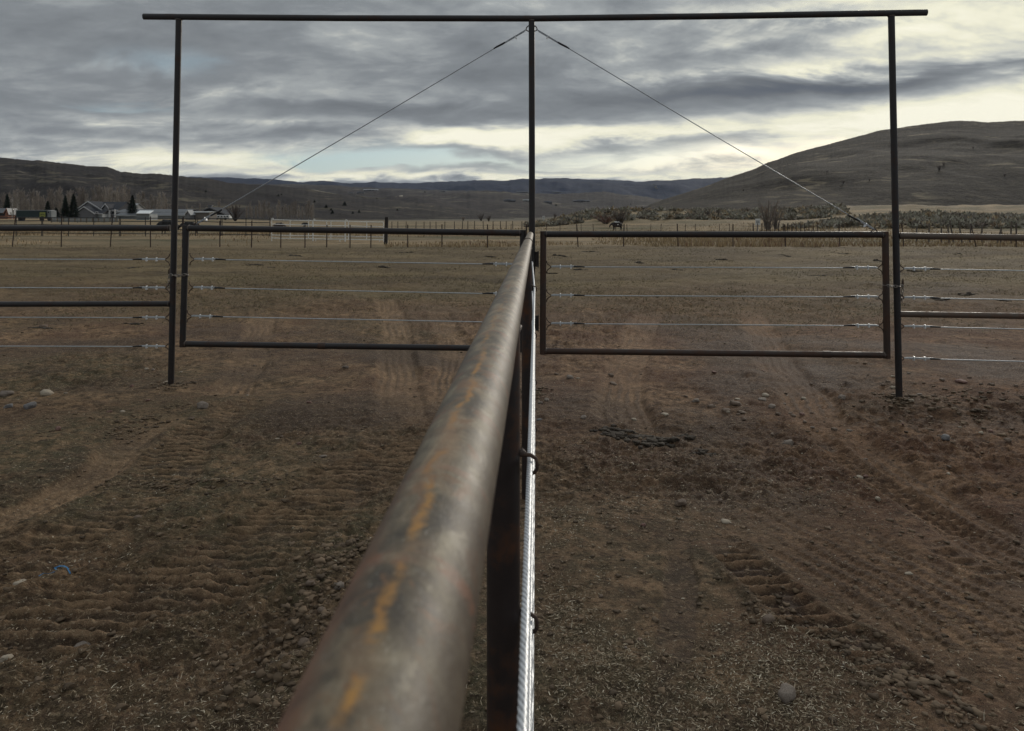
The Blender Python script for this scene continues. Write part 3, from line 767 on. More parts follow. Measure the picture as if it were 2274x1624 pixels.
# ------------------------------------------------------------------ brace cables
def brace(label, ua, va, ub, vb, sg):
    a, b = G(ua, va), G(ub, vb)
    th = empty('brace_cable', tuple(b), label=label, cat='cable', group='diagonal brace cables')
    d = (b-a).normalized(); up = GN
    m = MB(); m.tube([a, a.lerp(b, .5)-Vector((0, 0, .006)), b], .0046, 8)
    perp = Vector((0, 0, 1)); perp = (perp-d*perp.dot(d)).normalized()
    m.tube([a, a+d*.03-perp*.009, a+d*.24-perp*.009], .0046, 8); m.tube([b, b-d*.03+perp*.009, b-d*.20+perp*.009], .0046, 8)
    m.build('cable', m_cable_dull, th)
    for s0, s1 in ((a+d*.235, a+d*.36), (b-d*.29, b-d*.16)):
        m = MB(); m.tube([s0-perp*.003, s0.lerp(s1, .2)-perp*.004, s0.lerp(s1, .7), s1], [.008, .0095, .009, .006], 10); m.build('sleeve', m_tape, th)
    for c in (a+d*.125-perp*.004, b-d*.10+perp*.004):
        m = MB(); m.obox(c-perp*.010, d, up, perp, .008, .013, .005); m.torus(c, d, .014, .0032, 14, 6); m.tube([c-perp*.012+up*.009, c-perp*.026+up*.009], .0055, 6); m.tube([c-perp*.012-up*.009, c-perp*.026-up*.009], .0055, 6)
        m.build('cable_clamp', m_clamp, th)
    # hooks: one on the post, one on the gate rail
    m = MB(); z = Vector((0, 0, 1)); p0 = Vector((a.x-GT.x*sg*.045, a.y, a.z))
    pp = [(0, .085), (.002, .060), (.006, .048), (.024, .034), (.040, .020), (.046, .004), (.040, -.010), (.022, -.018), (.008, -.030), (.003, -.045), (0, -.07)]
    m.tube([p0+GT*sg*x+z*(y_-.0) for x, y_ in pp], .0052, 8); m.build('hook', m_hook, th)
    m = MB(); pp = [(-.075, -.030), (-.055, -.026), (-.035, -.012), (-.018, .008), (0, .012), (.012, .004), (.025, -.016), (.045, -.026), (.07, -.030)]
    m.tube([b+GT*x+z*y_ for x, y_ in pp], .0052, 8); m.build('hook', m_hook, th)
brace('thin grey brace cable from the portal top down to the left gate', 1168, 66, 437, 498, -1)
brace('thin grey brace cable from the portal top down to the right gate', 1192, 66, 1942, 512, 1)

# ------------------------------------------------------------------ chains
def chain(label, u, v, w, sg):
    c = G(u, v); th = empty('chain', tuple(c), label=label, cat='chain', group='latch chains on the gates')
    # a loop round post and gate upright; links alternate
    path = []
    h = w/2
    for i in range(64):
        an = 2*math.pi*i/64
        x = math.cos(an); y_ = math.sin(an)
        sag = -.010*math.sin(math.pi*(x+1)/2)
        path.append(c+GT*(x*h)+GN*(y_*.045)+Vector((0, 0, sag+(.008 if y_ > 0 else -.004))))
    lens = [0]
    for i in range(64): lens.append(lens[-1]+(path[(i+1) % 64]-path[i]).length)
    nl = 2*round(lens[-1]/.032/2)
    mb = MB()
    def at(s):
        s %= lens[-1]
        for i in range(64):
            if lens[i+1] >= s: return path[i].lerp(path[(i+1) % 64], (s-lens[i])/(lens[i+1]-lens[i]))
    for i in range(nl):
        s = i*lens[-1]/nl; a, b = at(s), at(s+.034); d = (b-a).normalized()
        out = ((a-c)-Vector((0, 0, 1))*(a-c).z).normalized()
        n = out if i % 2 else Vector((0, 0, 1))
        n = (n-d*n.dot(d)).normalized(); sd_ = d.cross(n); m0 = (a+b)/2
        pts = []
        for k in range(12):
            an = 2*math.pi*k/12; pts.append(m0+d*(.020*math.cos(an)+.004*np.sign(math.cos(an)))+sd_*.0105*math.sin(an))
        mb.tube(pts, .0032, 6, closed=True)
    mb.build('links', m_chain, th)
    # hanging tail and keeper
    e = c-GT*sg*(h+.004); mb = MB()
    for i in range(5):
        q = e-Vector((0, 0, .012+.030*i))-GT*.002*i
        pts = []
        for k in range(12):
            an = 2*math.pi*k/12; s_ = .0105*math.sin(an)
            pts.append(q+Vector((0, 0, 1))*(.020*math.cos(an))+(GT if i % 2 else GN)*s_)
        mb.tube(pts, .0032, 6, closed=True)
    mb.build('tail', m_chain, th)
    k = MB(); k.obox(e+Vector((0, 0, .03)), GT, GN, (0, 0, 1), .006, .010, .022); k.tube([e+Vector((0, 0, .05)), e+Vector((0, 0, .066))+GT*.004], .005, 8); k.build('keeper', m_hook, th)
chain('short steel chain looped round the left post and left gate', 397, 611, .185, 1)
chain('short steel chain looped round the right post and right gate', 1982, 635, .17, -1)

# ------------------------------------------------------------------ the fence we look along
FA, FB = -.0574, .03265
def fx(y): return FA+FB*y
RZ = CH-.18
Lf = math.hypot(1, FB); fd = Vector((FB, 1, 0)).normalized(); fs = Vector((1, -FB, 0)).normalized()
fence = empty('pipe_fence', (fx(0), 0, 0), label='grey weathered pipe rail fence running from the foreground to the central post', cat='fence', group='pipe and cable fence runs')
# top rail: local Y runs along the pipe so the weathering follows it
seg = 64; n = 240
ys = np.concatenate([np.linspace(-2.6, -.2, 12), np.linspace(-.1, 1.6, 170), np.linspace(1.7, 7.13, n-182)])
V = []; 
for y in ys:
    y = float(y)
    r = .0302*(1+.004*math.sin(y*9)+.003*math.sin(y*23))
    for k in range(seg):
        a = 2*math.pi*k/seg; V.append((r*math.sin(a), y, r*math.cos(a)))
V = np.array(V); idx = np.arange(len(ys)*seg).reshape(len(ys), seg)
Q = np.stack([idx[:-1], idx[1:], np.roll(idx, -1, 1)[1:], np.roll(idx, -1, 1)[:-1]], -1).reshape(-1, 4)
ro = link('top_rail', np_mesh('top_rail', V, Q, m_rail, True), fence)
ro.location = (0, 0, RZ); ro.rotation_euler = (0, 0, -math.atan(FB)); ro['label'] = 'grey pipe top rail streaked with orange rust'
def fpt(y, lat=0, z=0): return Vector((fx(y), y, z))+fs*lat
m = MB(); m.torus(fpt(4.95, 0, RZ), fd, .0315, .0042, 28, 8); m.tube([fpt(4.95, 0, RZ), fpt(5.0, 0, RZ)], .0315, 28, cap=False); m.build('coupling_ring', m_pipe_rusty, fence)
cab_z = [CH-.430-.277*i for i in range(4)]; CLAT = .046
for y in (-1.75, 1.30, 4.42):
    hz = Hs(fx(y), y)
    m = MB(); m.tube([fpt(y, 0, RZ-.010), fpt(y, 0, .8), fpt(y, 0, hz-.35)], .0290, 28); po = m.build('post', m_post_near, fence)
    w = MB()
    wp = []
    for i in range(28):
        a = 2*math.pi*i/28; lx, ly = .0292*math.cos(a), .0310*math.sin(a)
        zz = RZ-math.sqrt(max(0, .0300**2-min(.0298, abs(lx))**2))*.96-.006
        wp.append(fpt(y, lx, zz)+fd*ly)
    w.tube(wp, .0036, 6, closed=True); w.build('weld', m_weld, po)
    for z in cab_z:
        # bent keeper rod round the cable, welded to the side of the post
        k = MB(); o_ = 0
        pp = [(.026, .013), (.038, .014), (.047, .0135), (.056, .008), (.0585, .001), (.0585, -.010), (.055, -.016), (.050, -.018)]
        k.tube([fpt(y, lx+o_*.4, z+lz) for lx, lz in pp], .0036, 6)
        ko = k.build('cable_keeper', m_hook, fence)
        w = MB(); w.tube([fpt(y, .028+o_, z+.016), fpt(y, .033+o_, z+.020), fpt(y, .038+o_, z+.017)], [.004, .0065, .003], 8); w.build('weld', m_weld, ko)
def rope(y0, y1, z, step, seg=26, R=.0052, pitch=.066):
    ys = np.arange(y0, y1, step); th_ = np.linspace(0, 2*math.pi, seg, endpoint=False)
    YY, TT = np.meshgrid(ys, th_, indexing='ij')
    ph = 2*math.pi*YY/pitch
    rr = R*(.66+.36*np.abs(np.cos(3*(TT-ph)))**.55)
    lay = 1+.02*np.sin(TT*18+YY*2*math.pi/.006)
    rr = rr*lay
    Xl = CLAT+rr*np.cos(TT)
    bend = np.where(YY > 4.42, (YY-4.42)/(7.05-4.42), 0)*-.028
    xx = FA+FB*YY+Xl+bend; zz = z+rr*np.sin(TT)+.0015*np.sin(YY*2.1)
    idx = np.arange(len(ys)*seg).reshape(len(ys), seg)
    Q = np.stack([idx[:-1], np.roll(idx, -1, 1)[:-1], np.roll(idx, -1, 1)[1:], idx[1:]], -1).reshape(-1, 4)
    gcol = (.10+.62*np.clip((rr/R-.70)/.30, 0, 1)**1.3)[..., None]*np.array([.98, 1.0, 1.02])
    return np.stack([xx-fx(0), YY, zz], -1).reshape(-1, 3), Q, gcol.reshape(-1, 3)
for i, z in enumerate(cab_z):
    Vr, Qr, Cr = rope(.1 if i < 2 else .6, 6.98, z, .0042 if i < 2 else .01)
    link('cable', np_mesh('cable', Vr, Qr, m_lay, True, Cr), fence)

# ------------------------------------------------------------------ wire fence of steel T posts
def wire_fence(label, posts, hgt, y, mat, r, wires, jitter=0.0, name='wire_fence', tee=True, topv=None):
    bases = []
    for p in posts:
        u, lean = p[0], (p[1] if len(p) > 1 else 0)
        yy = p[2] if len(p) > 2 else y
        x = (u-CX)/F*yy; bases.append((x, yy, float(macro(np.array([x]), np.array([yy]))[0]), lean, hgt(u) if callable(hgt) else hgt))
    th = empty(name, (bases[0][0], bases[0][1], bases[0][2]), label=label, cat='fence')
    for x, yy, z, lean, h in bases:
        m = MB(); top = Vector((x+lean, yy, z+h)); b = Vector((x, yy, z-.3))
        if tee:
            d = (top-b).normalized(); ax = Vector((1, 0, 0)); ay = Vector((0, 1, 0)); c = (top+b)/2; L = (top-b).length/2
            m.obox(c, ax, ay, d, r, .004, L); m.obox(c+ay*.012, ax, ay, d, .004, .012, L)
            for k in range(8): m.obox(b.lerp(top, .3+.08*k)-ay*.007, ax, ay, d, .007, .005, .008)
        else:
            m.tube([b, b.lerp(top, .5)+Vector((random.uniform(-.03, .03), 0, 0)), top], [r*1.1, r, r*.9], 7)
        m.build('fence_post', mat, th)
    for wz in wires:
        m = MB(); pts = []
        for a, b in zip(bases[:-1], bases[1:]):
            A = Vector((a[0]+a[3]*wz, a[1]-.015, a[2]+a[4]*wz)); Bq = Vector((b[0]+b[3]*wz, b[1]-.015, b[2]+b[4]*wz))
            pts += [A, A.lerp(Bq, .5)-Vector((0, 0, .03))]
        pts.append(Bq); m.tube(pts, .004, 4); m.build('wire', m_wire, th)
    return th
TP = [(-60, .1), (26, .22), (136, .02), (244, .14), (334, 0), (404, .08), (488, 0), (558, .03), (623, .02), (677, 0), (725, .02), (777, 0), (823, .02), (905, 0), (981, 0), (1082, 0), (1170, -.05), (1284, -.10), (1384, .03), (1506, -.07),
      (1627, 0), (1744, -.06), (1865, -.07), (2007, -.13), (2169, -.35), (2256, -.02), (2340, 0)]
wire_fence('thin dark steel post and wire fence crossing the whole pasture', TP, lambda u: 1.72 if u < 420 else (1.5 if u < 560 else 1.28), 41.5, m_tpost, .030, (.25, .5, .72, .93))
wire_fence('crooked grey wooden post fence in dry grass at the right', [(1990, .02), (2035, 0), (2061, .05), (2090, 0), (2108, -.12), (2119, -.30), (2138, -.28), (2152, .1), (2180, 0), (2210, .35, 46), (2222, .02), (2244, .04), (2256, 0), (2290, 0)], lambda u: 1.25+.25*math.sin(u), 47, m_wood, .05, (.4, .7, .95), tee=False)
rp = [(1095+38*i+8*math.sin(i*3), .05*math.sin(i*7)) for i in range(17)]
wire_fence('long line of low dark posts in the hay field beyond the portal', rp, 1.05, 88, m_tpost, .035, (.5, .9), tee=False)
wire_fence('far fence of many small posts left of the central post', [(870+17*i+4*math.sin(i*5), .03*math.sin(i*3)) for i in range(19)], 1.3, 120, m_wood, .07, (.5, .9), tee=False)
wire_fence('short dark posts below the white sign at the right', [(1672+9.5*i, 0) for i in range(16)], 1.05, 78, m_tpost, .045, (.55, .92), tee=False)

# ------------------------------------------------------------------ corral panels
def panel(label, u0, u1, y, ups, rails, mat, r, zt, zb, finial=False, legs=(), mid=None, grp=None):
    x0, x1 = (u0-CX)/F*y, (u1-CX)/F*y
    th = empty('corral_panel', ((x0+x1)/2, y, 0), label=label, cat='fence panel', group=grp)
    P_ = lambda u, v: P(u, v, y)
    for v0, v1 in rails:
        m = MB(); m.tube([P_(u0, v0), P_((u0+u1)/2, (v0+v1)/2+.4), P_(u1, v1)], r, 7); m.build('rail', mat, th)
    for u, va, vb in ups:
        m = MB(); m.tube([P_(u, va), P_(u, vb)], r, 7); m.build('upright', mat, th)
    if finial:
        m = MB(); c = P_(u0+2, rails[0][0]-1.5); m.torus(c, (0, 1, 0), .055, r*.9, 14, 6); m.build('loop', mat, th)
gp = 'dark pipe corral panels behind the left fence'
dr = [(482.8, 482.8), (490.5, 490.5), (499, 499), (508, 508), (517.5, 517.5), (525.5, 526)]
def dark_ups(lst): return [(u, 481.5, 526+(0 if i else 1.5)) for i, u in enumerate(lst)]
panel('dark corral panel at the far left behind the green trailer view', -78, 92.5, 60, [(u, 481.5, 527) for u in (-78, -20, 36, 92.5)], dr, m_pipe_far, .032, 0, 0, grp=gp)
panel('dark corral panel in front of the grey gabled house', 95, 265, 60, [(u, 481.5, 527) for u in (95, 152, 208, 265)], [(a+.2, b+1) for a, b in dr], m_pipe_far, .032, 0, 0, grp=gp)
panel('dark corral panel in front of the long low barn', 267.5, 381, 60, [(u, 482.5, 528) for u in (267.5, 323, 381)], [(a+1, b+2.2) for a, b in dr], m_pipe_far, .032, 0, 0, grp=gp)
panel('narrow dark corral gate panel seen between post and left gate', 383, 434, 60, [(u, 483, 529.5) for u in (383, 405, 434)], [(a+1.5, b+2.5) for a, b in dr], m_pipe_far, .032, 0, 0, grp=gp)
panel('dark corral panel behind the left end of the left gate', 438, 599, 60, [(u, 484, 531) for u in (438, 490, 493, 546, 599)], [(a+2.0, b+4.5) for a, b in dr], m_pipe_far, .032, 0, 0, grp=gp)
gw = 'pale galvanised corral panels'
def wp(label, x0, x1, ups, legs, t):
    u0, u1 = 592+x0/8, 592+x1/8
    f = lambda a, b: (467.7+(a+(b-a)*(x0-85)/2000)/8, 467.7+(a+(b-a)*(x1-85)/2000)/8)
    R = [f(165, 208), f(245, 290), f(300, 345), f(378, 408), f(437, 470), f(493, 524)]
    U = [(592+x/8, R[0][0], R[-1][1]) for x in ups]+[(u0, R[0][0], R[-1][0]+6), (u1, R[0][1], R[-1][1]+6)]+[(592+x/8, R[-1][0], R[-1][0]+8) for x in legs]
    panel(label, u0, u1, 51, U, R, m_white_pipe, .027, 0, 0, True, grp=gw)
wp('pale galvanised corral panel nearest the dark panels', 88, 815, (415, 742), (), 0)
wp('pale galvanised corral panel in the middle of its row', 825, 1388, (1065, 1140), (870, 1300), 0)
wp('pale galvanised corral panel beside the dark timber post', 1398, 2075, (1455, 1775), (2003,), 0)
m = MB(); yt = 46.5; a0, b0 = P(856, 541, yt), P(858.5, 482.5, yt); a0.z -= .3
d = (b0-a0).normalized(); m.obox((a0+b0)/2, (1, 0, 0), (0, 1, 0), d, .105, .10, (b0-a0).length/2)
tie = empty('timber_post', (a0.x, a0.y, 0), label='thick dark timber post at the end of the pale corral panels', cat='post')
m.build('post', m_tie, tie, bevel=.015)
m = MB(); m.torus(a0.lerp(b0, .72), (0, 0, 1), .15, .006, 16, 5); m.torus(a0.lerp(b0, .4), (0, 0, 1), .15, .006, 16, 5); m.build('wire_wrap', m_wire, tie)

# ------------------------------------------------------------------ farm buildings
def gable_front(root, ul, up_, ur, vel, vp, ver, vb, y, depth, wall, roof, trim, over=.35, extra=None):
    """gable facing the camera; returns wall object"""
    L, Pk, R = P(ul, vel, y), P(up_, vp, y), P(ur, ver, y); zb = P(ul, vb, y).z-1
    m = MB(); pts = [(L.x+.4, zb), (R.x-.4, zb), (R.x-.4, R.z-.15), (Pk.x, Pk.z-.25), (L.x+.4, L.z-.15)]
    vs = [(x, y, z) for x, z in pts]+[(x, y+depth, z) for x, z in pts]
    m.add(vs, [(0, 1, 2, 3, 4), (9, 8, 7, 6, 5)]+[(i, (i+5), (i+1) % 5+5, (i+1) % 5) for i in range(5)])
    wo_ = m.build('wall', wall, root)
    m = MB(); th = .18
    for A in (L, R):
        a = Vector((A.x, y-over, A.z)); b = Vector((Pk.x, y-over, Pk.z)); n = Vector((0, 0, th))
        vs = [a, b, b+n, a+n]; vs += [v+Vector((0, depth+over*2, 0)) for v in vs]
        m.add(vs, [(0, 1, 2, 3), (7, 6, 5, 4), (3, 2, 6, 7), (0, 4, 5, 1), (0, 3, 7, 4), (1, 5, 6, 2)])
    r = m.build('roof', roof, root)
    m = MB()
    for A in (L, R):
        a = Vector((A.x, y-over-.06, A.z-.12)); b = Vector((Pk.x, y-over-.06, Pk.z-.12)); n = Vector((0, 0, .34))
        vs = [a, b, b+n, a+n]; vs += [v+Vector((0, .055, 0)) for v in vs]
        m.add(vs, [(0, 1, 2, 3), (7, 6, 5, 4), (3, 2, 6, 7), (0, 4, 5, 1), (0, 3, 7, 4), (1, 5, 6, 2)])
    m.build('fascia', trim, r)
    return wo_
def long_roof(root, u0, u1, vr, ve, vb, y, run, wall, roof, over=.4, edge=None, name_w='wall'):
    """eaves toward the camera"""
    e0, e1, r0 = P(u0, ve, y), P(u1, ve, y), P(u0, vr, y); zb = P(u0, vb, y).z-1
    sc = (y+run)/y; zr = CH-(vr-HV)/F*(y+run)
    m = MB(); m.box(e0.x+.3, e1.x-.3, y+.3, y+run*2-.3, zb, e0.z-.02); w = m.build(name_w, wall, root)
    m = MB(); n = Vector((0, 0, .14))
    for sgn in (0, 1):
        ya = y if sgn == 0 else y+2*run
        a = Vector((e0.x, ya, e0.z)); b = Vector((e1.x, ya, e0.z)); c = Vector((e1.x, y+run, zr)); d = Vector((e0.x, y+run, zr))
        vs = [a, b, c, d]; vs += [v+n for v in vs]
        m.add(vs, [(3, 2, 1, 0), (4, 5, 6, 7), (0, 1, 5, 4), (1, 2, 6, 5), (2, 3, 7, 6), (3, 0, 4, 7)])
    # gable infill
    for xx in (e0.x+.35, e1.x-.35):
        m.add([(xx, y+.3, e0.z), (xx, y+2*run-.3, e0.z), (xx, y+run, zr)], [(0, 1, 2)])
    r = m.build('roof', roof, root)
    if edge:
        m = MB(); m.box(e0.x, e1.x, y-.06, y-.003, e0.z-.12, e0.z+.16); m.build('gutter', edge, r)
    return w, r
def win(root, u0, u1, v0, v1, y, mat=m_glass, name='window', fr=m_trim):
    a, b = P(u0, v1, y), P(u1, v0, y); m = MB()
    t = .12
    m.box(a.x-t, b.x+t, y-.06, y-.01, b.z, b.z+t); m.box(a.x-t, b.x+t, y-.06, y-.01, a.z-t, a.z); m.box(a.x-t, a.x, y-.06, y-.01, a.z, b.z); m.box(b.x, b.x+t, y-.06, y-.01, a.z, b.z)
    f = m.build(name, fr, root); m = MB(); m.box(a.x, b.x, y-.04, y+.05, a.z, b.z); m.build('pane', mat, f)

house = empty('farmhouse', P(205, 484, 250), label='grey gabled farmhouse with dark roofs and white trim behind the left fence', cat='house')
long_roof(house, 170, 262, 449.5, 467.5, 484, 254, 6.5, m_siding, m_roof, edge=m_trim)
gable_front(house, 168, 196, 229, 467.7, 448.2, 468.2, 484, 252, 9, m_siding, m_roof, m_trim)
gable_front(house, 165, 187, 212, 475.7, 460, 476, 484, 247, 6, m_siding, m_roof, m_trim)
gable_front(house, 226, 234.5, 242, 464, 453.5, 464, 476, 252.5, 5, m_siding, m_roof, m_trim)
long_roof(house, 208, 228, 468, 475.5, 484, 248.5, 3, m_shedside, m_roof, edge=m_trim)
win(house, 213, 217, 471, 474, 246.8); win(house, 232, 237, 472, 482, 253.9); win(house, 248, 254, 470, 476, 254.2)
m = MB(); a = P(242, 483, 253); b = P(246, 468, 253); m.box(a.x, b.x, 252.4, 252.7, a.z, b.z); m.build('porch_post', m_trim, house)
m = MB(); a = P(256, 484, 252.6); b = P(257.2, 452, 252.6); m.box(a.x, b.x, 252, 252.3, a.z, b.z-2); m.build('corner_board', m_trim, house)

b1 = empty('barn', P(273, 484, 262), label='barn with a pale frosted metal roof right of the farmhouse', cat='barn')
long_roof(b1, 258, 290, 453, 466, 486, 262, 6, m_tan, m_paleroof)
barn = empty('long_barn', P(335, 488, 235), label='very long low barn with dark grey roof and pale eaves', cat='barn')
long_roof(barn, 256, 416, 466, 472, 490, 240, 5, m_metalroof, m_metalroof, edge=m_paleroof)
m = MB(); a = P(256, 471.2, 240); b = P(416, 470.2, 240); m.box(a.x, b.x, 239.8, 239.93, a.z, a.z+.1)
for i in range(18):
    pass
long_roof(barn, 254, 414, 473.4, 479.3, 492, 232, 4, m_shedwall, m_metalroof, edge=m_shedside, name_w='stall_wall')
shed = empty('white_shed', P(320, 492, 205), label='small pale shed with bright white single slope roof before the long barn', cat='shed')
ys_ = 205; a, b = P(302.5, 493, ys_), P(331, 475, ys_)
m = MB(); m.box(a.x, b.x, ys_, ys_+5, a.z-1, b.z); m.build('wall', m_shedwall, shed)
m = MB(); s1 = P(339, 475, ys_+2); m.box(b.x+.003, s1.x, ys_+.6, ys_+4.8, a.z-1, b.z-.2); m.build('side_bay', m_shedside, shed)
m = MB(); vs = [P(302, 475.2, ys_-.4), P(332, 475.4, ys_-.4), P(341, 469.2, ys_+6), P(310, 469, ys_+6)]; vs = vs+[v+Vector((0, 0, .16)) for v in vs]
m.add(vs, [(3, 2, 1, 0), (4, 5, 6, 7), (0, 1, 5, 4), (1, 2, 6, 5), (2, 3, 7, 6), (3, 0, 4, 7)]); m.build('roof', m_whiteroof, shed)
tan = empty('tan_shed', P(440, 490, 215), label='low tan shed with pale roof edge beside the brace cable', cat='shed')
long_roof(tan, 409, 466, 470.7, 472.5, 492, 215, 3, m_tan, m_paleroof, edge=m_paleroof)
gable_front(tan, 409.5, 417, 424, 478.5, 468, 478.5, 484, 212, 3, m_siding, m_paleroof, m_trim, .2)
dh_ = empty('dark_house', P(476, 486, 250), label='dark roofed house with small cupola behind the brace cable', cat='house')
gable_front(dh_, 450, 466, 503, 468, 461.5, 477.5, 488, 250, 9, m_dark, m_roof, m_siding)
m = MB(); c = P(466, 461, 252); m.box(c.x-.5, c.x+.5, 252, 253, c.z-.5, c.z+.5); m.obox(c+Vector((0, .5, .62)), (1, 0, 0), (0, 1, 0), (0, 0, 1), .7, .7, .12); m.build('cupola', m_siding, dh_)
rv = empty('camper_trailer', P(490, 487, 225), label='low white camper parked below the dark roofed house', cat='trailer')
a, b = P(472, 485.5, 225), P(509, 478, 225)
m = MB(); m.box(a.x, b.x, 225, 227.5, a.z, b.z); m.build('body', m_white, rv, bevel=.12)
for u in (476, 483, 490, 497, 503): win(rv, u, u+3.5, 480, 482.6, 224.97, m_glass, 'window', m_white)
for u in (480, 500):
    m = MB(); c = P(u, 486.2, 224.9); m.tube([c, c+Vector((0, .3, 0))], .38, 14); m.build('wheel', m_dark, rv)
sh0 = empty('salmon_shed', P(8, 478, 240), label='small salmon coloured shed with pale roof at the far left edge', cat='shed')
long_roof(sh0, -30, 16, 464, 474, 481, 240, 3, m_orange, m_metalroof)
gable_front(sh0, 8, 15, 20, 475, 464, 478, 481, 239, 5, m_orange, m_metalroof, m_orange, .15)
m = MB(); a, b = P(-25, 479.5, 239.2), P(7, 474.8, 239.2); m.box(a.x, b.x, 240.2, 240.27, a.z, b.z); m.build('doorway', m_dark, sh0)

# dark green truck trailer with a yellow board
tl = empty('box_trailer', P(74, 485, 190), label='long dark green trailer with pale top edge and yellow board', cat='trailer')
yt = 190; a, b = P(35.5, 484, yt), P(103.5, 468, yt)
m = MB(); m.box(a.x, b.x, yt, yt+2.5, a.z, b.z); m.build('cargo_box', m_green, tl, bevel=.03)
m = MB(); m.box(a.x-.03, b.x+.5, yt-.05, yt+2.55, b.z+.003, b.z+.13); m.build('roof_edge', m_paleroof, tl)
m = MB(); c0, c1 = P(104.3, 488, yt), P(113, 468, yt); m.box(c0.x, c1.x, yt+.1, yt+2.4, c0.z, c1.z); co = m.build('cab', m_shedwall, tl, bevel=.1)
win(co, 105.8, 109.2, 470.2, 473.8, yt+.09, m_dark, 'window', m_shedwall)
m = MB(); s0, s1 = P(88, 483.5, yt-.1), P(100.5, 472, yt-.1); m.box(s0.x, s1.x, yt-.12, yt-.055, s0.z, s1.z); so = m.build('sign_board', m_yellow, tl)
m = MB(); cx = (s0.x+s1.x)/2; cz = s0.z+(s1.z-s0.z)*.35
for i in range(9):
    an = math.radians(160-i*17.5); m.obox((cx+.48*math.cos(an), yt-.13, cz+.36*math.sin(an)+.05), (math.sin(an), 0, -math.cos(an)), (0, 1, 0), (math.cos(an), 0, math.sin(an)), .045, .006, .11)
m.box(cx-.35, cx+.35, yt-.135, yt-.123, cz-.22, cz-.12); m.build('lettering', m_dark, so)
for u in (44, 50, 92, 109):
    m = MB(); c = P(u, 486.5, yt-.02); m.tube([c, c+Vector((0, .35, 0))], .5, 16); m.build('wheel', m_dark, tl)

# grey board fence before the house
gf = empty('board_fence', P(190, 490, 170), label='low grey board fence in front of the farmhouse', cat='fence')
for i in range(46):
    u = 113+i*3.25
    a = P(u, 491.5, 170); b = P(u+2.6, 484.5+.4*math.sin(i*2.3), 170)
    if i % 6 == 0:
        m = MB(); m.box(a.x-.05, a.x+.07, 170.06, 170.16, a.z-.4, b.z+.08); m.build('fence_post', m_wood, gf)
    m = MB(); m.box(a.x, b.x, 170, 170.03, a.z-.2, b.z); m.build('board', m_shedwall if i % 4 else m_wood, gf)

# far houses and pale cut banks on the hillsides
def far_house(u, v, w, h, label, mats, trees=0, name='hillside_house'):
    c = onhill(u, v); s = c.y/F
    th = empty(name, tuple(c), label=label, cat='house', group='houses on the far slopes')
    hw, hh = w*s/2, h*s
    m = MB(); m.box(c.x-hw, c.x+hw, c.y, c.y+hw*.8, c.z-hh, c.z+hh*.5); m.box(c.x-hw*.45, c.x+hw*.2, c.y-hw*.3, c.y-.01, c.z-hh, c.z+hh*.6); wl = m.build('wall', mats[0], th)
    m = MB()
    for x0, x1, y0, y1, z in ((c.x-hw*1.08, c.x+hw*1.08, c.y-.3, c.y+hw*.9, c.z+hh*.5), (c.x-hw*.52, c.x+hw*.26, c.y-hw*.38, c.y+hw*.3, c.z+hh*.6)):
        ym = (y0+y1)/2; m.add([(x0, y0, z), (x1, y0, z), (x1, ym, z+hh*.45), (x0, ym, z+hh*.45), (x0, y1, z), (x1, y1, z)], [(0, 1, 2, 3), (3, 2, 5, 4), (0, 3, 4), (1, 5, 2), (0, 4, 5, 1)])
    m.build('roof', mats[1], th)
    m = MB()
    for k in range(5):
        x = c.x-hw*.85+k*hw*.38
        m.box(x, x+hw*.16, c.y-.5-(hw*.3 if -.45 < (x-c.x)/hw < .2 else 0), c.y-.2-(hw*.3 if -.45 < (x-c.x)/hw < .2 else 0), c.z-hh*.1, c.z+hh*.35)
    m.build('windows', m_glass, th)
m_fw = simple('far_house_wall', (.13, .12, .125), (.09, .085, .09), .2, .85)
m_fw2 = simple('far_pale_wall', (.30, .29, .28), (.22, .21, .2), .2, .85)
m_fr = simple('far_house_roof', (.045, .048, .060), (.035, .037, .045), .2, .7)
far_house(778, 430, 12, 3, 'low house with a pale wall on the slope above the pale panels', (m_fw2, m_fr))
far_house(800, 430, 16, 3.5, 'dark hillside house among small dark trees over a pale bank', (m_fw, m_fr))
far_house(822, 424, 30, 3.5, 'long hillside house with pale roof, highest of its cluster', (m_fw, m_paleroof))
far_house(982, 427, 14, 3, 'small white house below dark trees left of the central post', (m_fw2, m_fr))
far_house(1131, 449, 26, 6, 'dark framed house just left of the central post', (m_fw, m_fr))
far_house(1168, 448, 14, 5, 'pale walled house partly behind the central post', (m_fw2, m_paleroof))
far_house(1216, 452, 18, 5, 'dark house just right of the central post', (m_fw, m_fr))
far_house(1291, 449, 36, 5, 'wide dark blue grey house on the middle slope right of centre', (m_fw, m_fr))
far_house(1358, 465, 15, 2.2, 'low white building at the valley foot right of centre', (m_white, m_whiteroof))
far_house(1238, 429, 22, 2.4, 'thin dark house high on the far slope', (m_fr, m_fr))
far_house(1160, 428, 26, 2.4, 'long dark house high behind the central post', (m_fr, m_fr))

# ------------------------------------------------------------------ vegetation
def rot_cols(n, base, var):
    c = np.array(base)[None, :]*(1+RNG.uniform(-var, var, (n, 1))); return np.clip(c+RNG.uniform(-.01, .01, (n, 3)), .005, 1)

